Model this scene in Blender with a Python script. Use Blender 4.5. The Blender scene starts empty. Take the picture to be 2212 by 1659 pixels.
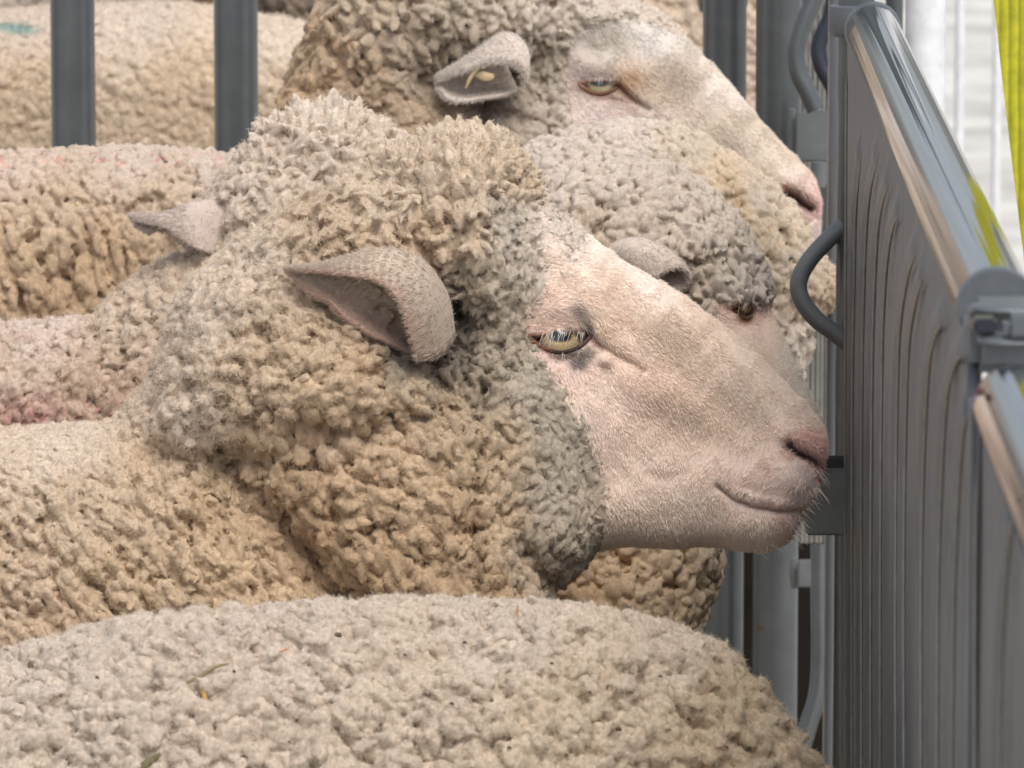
import bpy, bmesh, math
import numpy as np
from mathutils import Vector, Matrix
R = math.radians
rng = np.random.default_rng(7)
S = bpy.context.scene

# ------------------------------------------------------------------ camera, world, sun, exposure
PITCH = 8.6
FPX, CX, CY = 13011.0, 1106.0, 829.5          # focal length and centre in units of the 2212 px wide photo
CAM = Vector((0, -4.0, 1.60))
cd = bpy.data.cameras.new('camera'); cam = bpy.data.objects.new('camera', cd); S.collection.objects.link(cam)
cam.location = CAM; cam.rotation_euler = (R(90 - PITCH), 0, 0)
cd.sensor_width = 36; cd.lens = 36 * FPX / 2212; cd.clip_start = 0.1; cd.clip_end = 400
cd.dof.use_dof = True; cd.dof.focus_distance = 4.0; cd.dof.aperture_fstop = 26
S.camera = cam
W = bpy.data.worlds.new('World'); S.world = W; W.use_nodes = True
nt = W.node_tree; bg = nt.nodes['Background']; bg.inputs[1].default_value = 0.105
sky = nt.nodes.new('ShaderNodeTexSky'); sky.sky_type = 'NISHITA'; sky.sun_disc = False
SUN_EL, SUN_AZ = 58, 152                      # azimuth from +y (away from the camera) towards +x
sky.sun_elevation = R(SUN_EL); sky.sun_rotation = R(SUN_AZ); sky.air_density = 1.0; sky.dust_density = 3.0
hs = nt.nodes.new('ShaderNodeHueSaturation'); hs.inputs['Saturation'].default_value = .42   # thin white cloud
nt.links.new(sky.outputs[0], hs.inputs['Color']); nt.links.new(hs.outputs[0], bg.inputs[0])
sl = bpy.data.lights.new('sun', 'SUN'); sl.energy = 1.5; sl.angle = R(40); sl.color = (1, .97, .93)
so = bpy.data.objects.new('sun', sl); S.collection.objects.link(so)
sd = Vector((math.sin(R(SUN_AZ)) * math.cos(R(SUN_EL)), math.cos(R(SUN_AZ)) * math.cos(R(SUN_EL)), math.sin(R(SUN_EL))))
so.rotation_euler = sd.to_track_quat('Z', 'Y').to_euler()
S.view_settings.view_transform = 'Standard'; S.view_settings.look = 'None'
S.view_settings.gamma = 1; S.view_settings.exposure = 0.58
S.cycles.use_denoising = True; S.cycles.max_bounces = 7; S.cycles.diffuse_bounces = 4
S.cycles.use_adaptive_sampling = True; S.cycles.adaptive_threshold = 0.01

CR = Matrix.Rotation(R(90 - PITCH), 3, 'X'); CRn = np.array(CR); CAMn = np.array(CAM)
def world(p, D0):
    """p (N,3): photo x, minus photo y, relief towards the camera, on a plane D0 metres away -> metres"""
    p = np.asarray(p, float).reshape(-1, 3); s = D0 / FPX
    c = np.stack([(p[:, 0] - CX) * s, (p[:, 1] + CY) * s, -D0 + p[:, 2] * s], 1)
    return CAMn + c @ CRn.T
def at(x, y, D): return Vector(world([[x, -y, 0]], D)[0])
def lin(c):
    c = np.asarray(c, float) / 255
    return np.where(c <= .04045, c / 12.92, ((c + .055) / 1.055) ** 2.4)

# ------------------------------------------------------------------ object helpers
def link(o, parent=None):
    S.collection.objects.link(o)
    if parent is not None: o.parent = parent
    return o
def tag(o, label=None, cat=None, group=None, kind=None):
    for k, v in (('label', label), ('category', cat), ('group', group), ('kind', kind)):
        if v: o[k] = v
    return o
def thing(name, loc, label, cat, group=None):
    o = bpy.data.objects.new(name, None); o.empty_display_size = .05; link(o); o.location = loc
    return tag(o, label, cat, group)
def gpos(p):
    v = Vector((0, 0, 0))
    while p is not None: v = v + p.location; p = p.parent
    return v
def mesh(name, V, F, mat, parent=None, col=None, smooth=True):
    V = np.asarray(V, np.float32)
    if parent is not None: V = V - np.array(gpos(parent), np.float32)
    me = bpy.data.meshes.new(name); F = np.asarray(F, np.int32)
    if F.ndim == 2:
        k = F.shape[1]; me.vertices.add(len(V)); me.vertices.foreach_set('co', V.ravel())
        me.loops.add(F.size); me.loops.foreach_set('vertex_index', F.ravel())
        me.polygons.add(len(F)); me.polygons.foreach_set('loop_start', np.arange(0, F.size, k, dtype=np.int32))
    me.update(calc_edges=True); me.validate()
    if col is not None:
        a = me.color_attributes.new('col', 'FLOAT_COLOR', 'POINT')
        c = np.ones((len(V), 4), np.float32); c[:, :3] = col; a.data.foreach_set('color', c.ravel())
    me.polygons.foreach_set('use_smooth', np.full(len(me.polygons), smooth, bool))
    me.materials.append(mat)
    return link(bpy.data.objects.new(name, me), parent)
def bmobj(name, bm, mat, parent=None, smooth=True):
    bmesh.ops.recalc_face_normals(bm, faces=bm.faces)
    me = bpy.data.meshes.new(name); 
    if parent is not None: bmesh.ops.translate(bm, verts=bm.verts, vec=-gpos(parent))
    bm.to_mesh(me); bm.free(); me.materials.append(mat)
    for p in me.polygons: p.use_smooth = smooth
    if smooth:
        try: me.set_sharp_from_angle(angle=R(40))
        except Exception: pass
    return link(bpy.data.objects.new(name, me), parent)
def hairs(name, P, rad, mat, parent, col):
    """P (N,K,3) world points; rad (N,) or scalar root radius (m); col (N,3)"""
    N, K, _ = P.shape
    cu = bpy.data.hair_curves.new(name); cu.add_curves([K] * N)
    Q = (P - np.array(gpos(parent))).astype(np.float32)
    cu.position_data.foreach_set('vector', Q.ravel())
    r = (np.asarray(rad).reshape(-1, 1) * np.linspace(1, .25, K)[None]).astype(np.float32)
    r = np.broadcast_to(r, (N, K))
    ra = cu.attributes.new('radius', 'FLOAT', 'POINT') if 'radius' not in cu.attributes else cu.attributes['radius']
    ra.data.foreach_set('value', np.ascontiguousarray(r).ravel())
    ca = cu.attributes.new('col', 'FLOAT_COLOR', 'POINT')
    c = np.ones((N, K, 4), np.float32); c[:, :, :3] = col[:, None, :]; ca.data.foreach_set('color', c.ravel())
    cu.materials.append(mat)
    return link(bpy.data.objects.new(name, cu), parent)

# ------------------------------------------------------------------ materials
def mat_new(name):
    m = bpy.data.materials.new(name); m.use_nodes = True
    return m, m.node_tree, m.node_tree.nodes['Principled BSDF']
def ramp(nt, fac, stops):
    n = nt.nodes.new('ShaderNodeValToRGB'); nt.links.new(fac, n.inputs[0])
    e = n.color_ramp.elements
    while len(e) < len(stops): e.new(.5)
    for i, (p, c) in enumerate(stops): e[i].position = p; e[i].color = (*c, 1)
    return n.outputs[0]
def noise(nt, scale, detail=4, vec=None, rough=.55):
    n = nt.nodes.new('ShaderNodeTexNoise'); n.inputs['Scale'].default_value = scale
    n.inputs['Detail'].default_value = detail; n.inputs['Roughness'].default_value = rough
    if vec is not None: nt.links.new(vec, n.inputs['Vector'])
    return n.outputs['Fac']
def objvec(nt, scale=(1, 1, 1)):
    t = nt.nodes.new('ShaderNodeTexCoord'); mp = nt.nodes.new('ShaderNodeMapping'); mp.inputs['Scale'].default_value = scale
    nt.links.new(t.outputs['Object'], mp.inputs[0]); return mp.outputs[0]
def bump(nt, b, fac, strength, dist):
    n = nt.nodes.new('ShaderNodeBump'); n.inputs['Strength'].default_value = strength; n.inputs['Distance'].default_value = dist
    nt.links.new(fac, n.inputs['Height']); nt.links.new(n.outputs[0], b.inputs['Normal'])
def mulcol(nt, a, b, fac=1.0):
    n = nt.nodes.new('ShaderNodeMix'); n.data_type = 'RGBA'; n.blend_type = 'MULTIPLY'; n.inputs[0].default_value = fac
    for s, i in ((a, 6), (b, 7)):
        if hasattr(s, 'links'): nt.links.new(s, n.inputs[i])
        else: n.inputs[i].default_value = (*s, 1)
    return n.outputs[2]
def attr(nt):
    n = nt.nodes.new('ShaderNodeAttribute'); n.attribute_name = 'col'; return n.outputs['Color']
def coat_mat(name, bs, bd, nscale, lo, sheen=.25, sss=0):
    m, t, b = mat_new(name); v = objvec(t)
    nz = noise(t, nscale, 5, v)
    c = mulcol(t, attr(t), ramp(t, nz, [(.25, (lo, lo * .95, lo * .91)), (.7, (1.07, 1.03, 1.02))]))
    t.links.new(c, b.inputs['Base Color']); b.inputs['Roughness'].default_value = .95
    b.inputs['Specular IOR Level'].default_value = .15; b.inputs['Sheen Weight'].default_value = sheen
    b.inputs['Sheen Roughness'].default_value = .6
    if sss:
        b.inputs['Subsurface Weight'].default_value = sss; b.inputs['Subsurface Radius'].default_value = (.006, .003, .0018); b.inputs['Subsurface Scale'].default_value = 1
    bump(t, b, noise(t, nscale * 2.2, 6, v, .7), bs, bd)
    return m
M_WOOL = coat_mat('wool', .8, .0012, 420, .72)
M_SKIN = coat_mat('skin', .35, .0006, 260, .86, .15, .12)
M_FUZZ, t_, b_ = mat_new('wool_fibre')
t_.links.new(attr(t_), b_.inputs['Base Color']); b_.inputs['Roughness'].default_value = .8; b_.inputs['Specular IOR Level'].default_value = .2
def plain(name, c, rough=.5, metal=0, spec=.5, nscale=60, var=.15, bs=.1, bd=.0005, scale=(1, 1, 1)):
    m, t, b = mat_new(name); v = objvec(t, scale); nz = noise(t, nscale, 5, v)
    t.links.new(mulcol(t, c, ramp(t, nz, [(.3, (1 - var,) * 3), (.7, (1 + var * .5,) * 3)])), b.inputs['Base Color'])
    b.inputs['Roughness'].default_value = rough; b.inputs['Metallic'].default_value = metal; b.inputs['Specular IOR Level'].default_value = spec
    if bs: bump(t, b, nz, bs, bd)
    return m

# ------------------------------------------------------------------ fields and surfaces
def smooth_poly(P, it=2):
    P = np.asarray(P, float)
    for _ in range(it):
        N = np.roll(P, -1, 0); P = np.stack([P * .8 + N * .2, P * .2 + N * .8], 1).reshape(-1, 2)
    return P
def seg_dist(X, Y, P, closed=True):
    """distance to a polyline, and inside flag"""
    d = np.full(X.shape, 1e9); ins = np.zeros(X.shape, bool); n = len(P)
    for i in range(n if closed else n - 1):
        ax, ay = P[i]; bx, by = P[(i + 1) % n]; ex, ey = bx - ax, by - ay; L = ex * ex + ey * ey + 1e-9
        t = np.clip(((X - ax) * ex + (Y - ay) * ey) / L, 0, 1)
        d = np.minimum(d, (X - ax - t * ex) ** 2 + (Y - ay - t * ey) ** 2)
        if closed and ay != by:
            c = ((ay > Y) != (by > Y)) & (X < ex * (Y - ay) / ey + ax); ins ^= c
    return np.sqrt(d), ins
def idw(X, Y, pts, vals, p=3.0, soft=30):
    pts = np.asarray(pts, float); vals = np.asarray(vals, float); one = vals.ndim == 1
    if one: vals = vals[:, None]
    num = np.zeros(X.shape + (vals.shape[1],)); den = np.zeros(X.shape)
    for (x, y), v in zip(pts, vals):
        w = 1 / ((X - x) ** 2 + (Y - y) ** 2 + soft ** 2) ** (p / 2); den += w; num += w[..., None] * v
    r = num / den[..., None]
    return r[..., 0] if one else r
def surface_nets(F, org, h):
    nx, ny, nz = F.shape; s = F > 0
    cube = [(i, j, k) for i in (0, 1) for j in (0, 1) for k in (0, 1)]
    cnt = sum(s[i:nx - 1 + i, j:ny - 1 + j, k:nz - 1 + k].astype(np.int8) for i, j, k in cube)
    act = (cnt > 0) & (cnt < 8); ci = np.argwhere(act); idx = np.full(act.shape, -1, np.int32); idx[act] = np.arange(len(ci))
    acc = np.zeros((len(ci), 3)); num = np.zeros(len(ci))
    f = {c: F[ci[:, 0] + c[0], ci[:, 1] + c[1], ci[:, 2] + c[2]] for c in cube}
    for a in cube:
        for ax in range(3):
            if a[ax]: continue
            b = list(a); b[ax] = 1; b = tuple(b); fa, fb = f[a], f[b]; cr = (fa > 0) != (fb > 0)
            t = np.where(cr, fa / np.where(cr, fa - fb, 1), 0)
            p = np.tile(np.array(a, float), (len(ci), 1)); p[:, ax] = t
            acc += p * cr[:, None]; num += cr
    V = (ci + acc / num[:, None]) * h + np.array(org)
    faces = []
    for ax in range(3):
        b, c = (ax + 1) % 3, (ax + 2) % 3
        sl0 = [slice(None)] * 3; sl1 = [slice(None)] * 3; sl0[ax] = slice(0, -1); sl1[ax] = slice(1, None)
        for q in (b, c): sl0[q] = slice(1, -1); sl1[q] = slice(1, -1)
        s0, s1 = s[tuple(sl0)], s[tuple(sl1)]
        e = np.argwhere(s0 != s1); off = np.zeros(3, int); off[b] = 1; off[c] = 1; inside0 = s0[tuple(e.T)]; e = e + off
        def ix(db, dc):
            q = e.copy(); q[:, b] -= db; q[:, c] -= dc; return idx[q[:, 0], q[:, 1], q[:, 2]]
        quad = np.stack([ix(1, 1), ix(0, 1), ix(0, 0), ix(1, 0)], 1)
        quad[~inside0] = quad[~inside0][:, ::-1]; faces.append(quad)
    Fc = np.concatenate(faces); return V, Fc[(Fc >= 0).all(1)]
def normals(V, F):
    n = np.cross(V[F[:, 2]] - V[F[:, 0]], V[F[:, -1]] - V[F[:, 1]]); N = np.zeros_like(V)
    for k in range(F.shape[1]): np.add.at(N, F[:, k], n)
    return N / (np.linalg.norm(N, axis=1, keepdims=True) + 1e-9)
def lap(V, F, it=2, lam=.5):
    for _ in range(it):
        A = np.zeros_like(V); c = np.zeros(len(V)); k = F.shape[1]
        for a in range(k):
            i, j = F[:, a], F[:, (a + 1) % k]
            np.add.at(A, i, V[j]); np.add.at(c, i, 1); np.add.at(A, j, V[i]); np.add.at(c, j, 1)
        V = V + lam * (A / c[:, None] - V)
    return V

def solid(parts, h, pad=40, clip=None):
    """parts: dict(poly, W=[(x,y,w)..], R, k). Implicit rounded slabs joined smoothly -> V (x,-y,d), F"""
    allp = np.concatenate([np.array(p['poly'], float) for p in parts])
    x0, y0 = allp.min(0) - 20; x1, y1 = allp.max(0) + 20
    if clip: x0, y0, x1, y1 = max(x0, clip[0]), max(y0, clip[1]), min(x1, clip[2]), min(y1, clip[3])
    wm = max(max(w[2] for w in p['W']) + abs(p.get('d0', 0)) for p in parts) + pad
    gx = np.arange(x0, x1, h); gy = np.arange(-y1, -y0, h); gd = np.arange(-wm, wm, h)
    X, Y = np.meshgrid(gx, -gy, indexing='ij'); Ft = None
    for p in parts:
        P = smooth_poly(p['poly']); d, ins = seg_dist(X, Y, P); s = np.where(ins, d, -d)
        w = np.array(p['W'], float); Wm = idw(X, Y, w[:, :2], w[:, 2], 2.5, 60)
        q = np.maximum(1 - s / p['R'], 0); m = np.minimum(Wm, p['R'])
        f = (1 - np.sqrt(q[..., None] ** 2 + ((gd - p.get('d0', 0)) / Wm[..., None]) ** 2)) * m[..., None]
        if Ft is None: Ft = f
        else:
            k = p.get('k', 14); Ft = np.maximum(Ft, f) + np.maximum(k - np.abs(Ft - f), 0) ** 2 / (4 * k)
    Ft[0] = Ft[-1] = -1; Ft[:, 0] = Ft[:, -1] = -1; Ft[:, :, 0] = Ft[:, :, -1] = -1
    V, F = surface_nets(Ft, (gx[0], gy[0], gd[0]), h)
    return lap(V, F, 2), F

def gauss(X, Y, x, y, sx, sy, ang, amp):
    c, s = math.cos(R(ang)), math.sin(R(ang)); u = (X - x) * c + (Y - y) * s; v = -(X - x) * s + (Y - y) * c
    return amp * np.exp(-.5 * ((u / sx) ** 2 + (v / sy) ** 2))
def groove(X, Y, pts, w, amp):
    d, _ = seg_dist(X, Y, np.array(pts, float), False); return amp * np.exp(-(d / w) ** 2)
def refine(V, F, sel_fn, times=1):
    for _ in range(times):
        me = bpy.data.meshes.new('t'); me.from_pydata(V.tolist(), [], F.tolist()); bm = bmesh.new(); bm.from_mesh(me)
        bm.verts.ensure_lookup_table()
        keep = sel_fn(V[:, 0], -V[:, 1]) & (V[:, 2] > 0)
        ed = [e for e in bm.edges if keep[e.verts[0].index] and keep[e.verts[1].index]]
        bmesh.ops.subdivide_edges(bm, edges=ed, cuts=1, use_grid_fill=True, smooth=0)
        bmesh.ops.triangulate(bm, faces=bm.faces)
        V = np.array([v.co[:] for v in bm.verts]); F = np.array([[v.index for v in f.verts] for f in bm.faces]); bm.free(); bpy.data.meshes.remove(me)
    return V, F

_ico = {}
def ico(sub):
    if sub not in _ico:
        bm = bmesh.new(); bmesh.ops.create_icosphere(bm, subdivisions=sub, radius=1)
        _ico[sub] = (np.array([v.co[:] for v in bm.verts]), np.array([[v.index for v in f.verts] for f in bm.faces])); bm.free()
    return _ico[sub]

def cluster(V, N, wt, size, amp, elong=1.0, ang=90, seed=1, jit=.5):
    """swell the fleece into clumps with creases between them"""
    g = np.random.default_rng(seed); c, s = math.cos(R(ang)), math.sin(R(ang))
    def tr(P):
        x, y, d = P[:, 0], -P[:, 1], P[:, 2]; return np.stack([(x * c + y * s) / elong, -x * s + y * c, d], 1)
    T = tr(V)
    lo, hi = T.min(0), T.max(0); n = np.maximum(((hi - lo) / size).astype(int), 1)
    import mathutils
    G = np.stack(np.meshgrid(*[np.arange(k + 1) for k in n], indexing='ij'), -1).reshape(-1, 3)
    C = lo + (G + g.uniform(-jit, jit, G.shape)) * size
    kd = mathutils.kdtree.KDTree(len(C))
    for i, p in enumerate(C): kd.insert(p, i)
    kd.balance(); f = np.zeros(len(V))
    act = np.where(wt > .02)[0]
    wob = 5 * np.sin(T[:, [1, 2, 0]] * .11 + 1) + 3 * np.sin(T[:, [2, 0, 1]] * .23)
    for i in act:
        r = kd.find_n(T[i] + wob[i], 2); f[i] = r[1][2] - r[0][2]
    e = np.clip(f / (size * .38), 0, 1); e = np.sqrt(e * (2 - e)); e[wt <= .02] = 1
    return V + N * ((e - .6) * amp * wt)[:, None], e

def scatter(V, F, wt, fld, view=(-140, -120, 2350, 1800), seed=1, dens=1.0, tries=9, bald=()):
    """dart-throw lock positions over the fleece"""
    g = np.random.default_rng(seed)
    c = V[F].mean(1); n = np.cross(V[F[:, 2]] - V[F[:, 0]], V[F[:, -1]] - V[F[:, 1]]); a = np.linalg.norm(n, axis=1); n /= a[:, None] + 1e-9
    ok = (n[:, 2] > -.45) & (wt[F].mean(1) > g.uniform(.05, .75, len(F))) & (c[:, 0] > view[0]) & (c[:, 0] < view[2]) & (-c[:, 1] > view[1]) & (-c[:, 1] < view[3])
    for pl in bald: ok &= ~((c[:, 2] > 0) & seg_dist(c[:, 0], -c[:, 1], np.array(pl, float))[1])
    ids = np.where(ok)[0]; A = a[ids] / 2; fx = fld(c[ids]); exp = (A / (1.9 * fx['r'] ** 2 * fx['e'])).sum() * tries * dens
    pick = g.choice(len(ids), int(exp), p=(A / (fx['r'] ** 2 * fx['e'])) / (A / (fx['r'] ** 2 * fx['e'])).sum())
    f = ids[pick]; b = g.dirichlet([1, 1, 1], len(f)); P = (V[F[f][:, :3]] * b[..., None]).sum(1); Nn = n[f]; q = fld(P)
    ar = np.radians(q['a'] + g.normal(0, 1, len(f)) * q['aj']); T = np.stack([np.cos(ar), -np.sin(ar), 0 * ar], 1)
    T = T - Nn * (T * Nn).sum(1, keepdims=True); T /= np.linalg.norm(T, axis=1, keepdims=True) + 1e-6
    cell = 40.0; grid = {}; keep = []; thr = 1.2 * q['r'] / math.sqrt(dens); e = q['e']
    K = np.floor(P / cell).astype(int); rngk = [(i, j, k) for i in (-1, 0, 1) for j in (-1, 0, 1) for k in (-1, 0, 1)]
    Pl, Tl, tl, el = P.tolist(), T.tolist(), thr.tolist(), e.tolist()
    for i in range(len(f)):
        x, y, z = Pl[i]; tx, ty, tz = Tl[i]; r2 = tl[i] ** 2; ee = 1 / el[i] ** 2; ki = K[i]; bad = False
        for o in rngk:
            for (X, Y, Z) in grid.get((ki[0] + o[0], ki[1] + o[1], ki[2] + o[2]), ()):
                dx, dy, dz = X - x, Y - y, Z - z; s = dx * tx + dy * ty + dz * tz
                if dx * dx + dy * dy + dz * dz - s * s * (1 - ee) < r2: bad = True; break
            if bad: break
        if not bad: grid.setdefault((ki[0], ki[1], ki[2]), []).append((x, y, z)); keep.append(i)
    edge_ = np.clip(.4 + .65 * wt[F[f][:, 0]], .4, 1); q['r'] = q['r'] * edge_
    keep = np.array(keep); return P[keep], Nn[keep], T[keep], {k: v[keep] for k, v in q.items()}

def locks(P, Nn, T, q, seed=1, sub=2):
    """curly staples: noise-shaped lumps lying along T, rooted in the skin"""
    g = np.random.default_rng(seed); U, Fi = ico(sub); n = len(P); B = np.cross(Nn, T)
    k1 = g.uniform(1.2, 3.2, (n, 3)) * g.choice([-1, 1], (n, 3)); ph = g.uniform(0, 6.3, (n, 4))
    k2 = g.uniform(3.5, 6.5, (n, 3)) * g.choice([-1, 1], (n, 3))
    a1 = np.einsum('nk,vk->nv', k1, U) + ph[:, :1]; a2 = np.einsum('nk,vk->nv', k2, U) + ph[:, 1:2]
    k3 = g.uniform(7, 13, (n, 3)) * g.choice([-1, 1], (n, 3)); a3 = np.einsum('nk,vk->nv', k3, U) + ph[:, 2:3]
    rad = 1 + .13 * np.sin(a1) + .07 * np.sin(a2) + .035 * np.sin(a3 + 2 * np.sin(a2))
    r = q['r'] * g.uniform(.66, 1.34, n); le = r * q['e'] * g.uniform(.8, 1.25, n); hh = r * q['h'] * g.uniform(.75, 1.3, n)
    u, v, w = U[:, 0], U[:, 1], U[:, 2]
    tp = 1 - (g.uniform(-.1, .35, n) + .4 * np.clip((q['e'] - 2) / 1.2, 0, 1))[:, None] * u[None]
    bend = g.uniform(-.35, .35, n)[:, None] * (u ** 2)[None]
    L = (u * rad) * le[:, None]; Bv = (v * rad * tp) * r[:, None] + bend * r[:, None]; H = (w * rad * tp) * hh[:, None] - (.15 * hh)[:, None] + (g.uniform(-.1, .2, n)[:, None] * u[None]) * hh[:, None]
    X = P[:, None] + T[:, None] * L[..., None] + B[:, None] * Bv[..., None] + Nn[:, None] * H[..., None]
    Fa = (Fi[None] + (np.arange(n) * len(U))[:, None, None]).reshape(-1, 3)
    br = g.normal(1, .055, (n, 1)) * np.array([1, 1, 1]) + g.normal(0, .012, (n, 3))
    c = q['c'] * br; C = c[:, None] * (1 + .07 * np.sin(a2 * 1.3 + 1)[..., None] * np.array([.7, 1, 1.4]))
    return X.reshape(-1, 3), Fa, C.reshape(-1, 3), U.shape[0]

def nz3(P, s, a):
    x, y, z = P[:, 0] * s, P[:, 1] * s, P[:, 2] * s
    return a * (np.sin(x * 1.3 + 2 * np.sin(y * .7)) * np.sin(y * 1.7 + 1.5 * np.sin(z + x * .6)))[:, None]
def remesh(X, F, vs):
    me = bpy.data.meshes.new('t'); me.vertices.add(len(X)); me.vertices.foreach_set('co', X.astype(np.float32).ravel()); F = F.astype(np.int32)
    me.loops.add(F.size); me.loops.foreach_set('vertex_index', F.ravel()); me.polygons.add(len(F)); me.polygons.foreach_set('loop_start', np.arange(0, F.size, 3, dtype=np.int32)); me.update(calc_edges=True)
    o = bpy.data.objects.new('t', me); S.collection.objects.link(o); m = o.modifiers.new('r', 'REMESH'); m.mode = 'VOXEL'; m.voxel_size = vs
    ev = bpy.data.meshes.new_from_object(o.evaluated_get(bpy.context.evaluated_depsgraph_get())); n = len(ev.vertices)
    V = np.empty(n * 3, np.float32); ev.vertices.foreach_get('co', V); L = np.empty(len(ev.loops), np.int32); ev.loops.foreach_get('vertex_index', L)
    bpy.data.objects.remove(o); bpy.data.meshes.remove(me); bpy.data.meshes.remove(ev)
    return V.reshape(-1, 3).astype(float), L.reshape(-1, 4)

def fuzz(root, name, V, N, C, D0, n, ln, rad, seed=1, curl=.9, side=None, K=5, lift=1.0, flow=None, flowk=.0):
    g = np.random.default_rng(seed); i = g.integers(0, len(V), n); p = V[i]; nn = N[i] * lift
    d = nn + g.normal(0, curl, (n, 3)) * .6
    if flow is not None: d = d + flow(p) * flowk
    d /= np.linalg.norm(d, axis=1, keepdims=True) + 1e-6
    L = (ln(p) if callable(ln) else ln) * g.uniform(.4, 1.6, n); pts = [p]; step = L / (K - 1)
    for k in range(K - 1):
        pts.append(pts[-1] + d * step[:, None]); d = d + g.normal(0, curl, (n, 3)) * .55
        d /= np.linalg.norm(d, axis=1, keepdims=True) + 1e-6
    Pq = np.stack(pts, 1); Wp = world(Pq.reshape(-1, 3), D0).reshape(n, K, 3)
    col = np.clip(C[i] * g.normal(1.03, .08, (n, 1)), 0, 1)
    return hairs(name, Wp, rad * D0 / FPX, M_FUZZ, root, col)

def soften(c, k):
    l = c @ np.array([.3, .55, .15]); return c * (1 - k) + l[..., None] * k
def field(pts):
    """pts: (x, y, r, e, angle, anglejitter, h, (r,g,b))"""
    xy = [(p[0], p[1]) for p in pts]
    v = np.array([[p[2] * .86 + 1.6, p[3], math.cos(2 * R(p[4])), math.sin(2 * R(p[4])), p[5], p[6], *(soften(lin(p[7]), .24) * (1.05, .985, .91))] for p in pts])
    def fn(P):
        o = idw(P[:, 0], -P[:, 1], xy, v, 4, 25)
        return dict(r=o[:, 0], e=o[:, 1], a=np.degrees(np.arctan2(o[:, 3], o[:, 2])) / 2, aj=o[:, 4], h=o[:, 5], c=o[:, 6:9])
    return fn
def colfield(pts, soft=18, p=4):
    xy = [(q[0], q[1]) for q in pts]; v = np.array([lin(q[2]) for q in pts])
    return lambda P: idw(P[:, 0], -P[:, 1], xy, v, p, soft)

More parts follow.
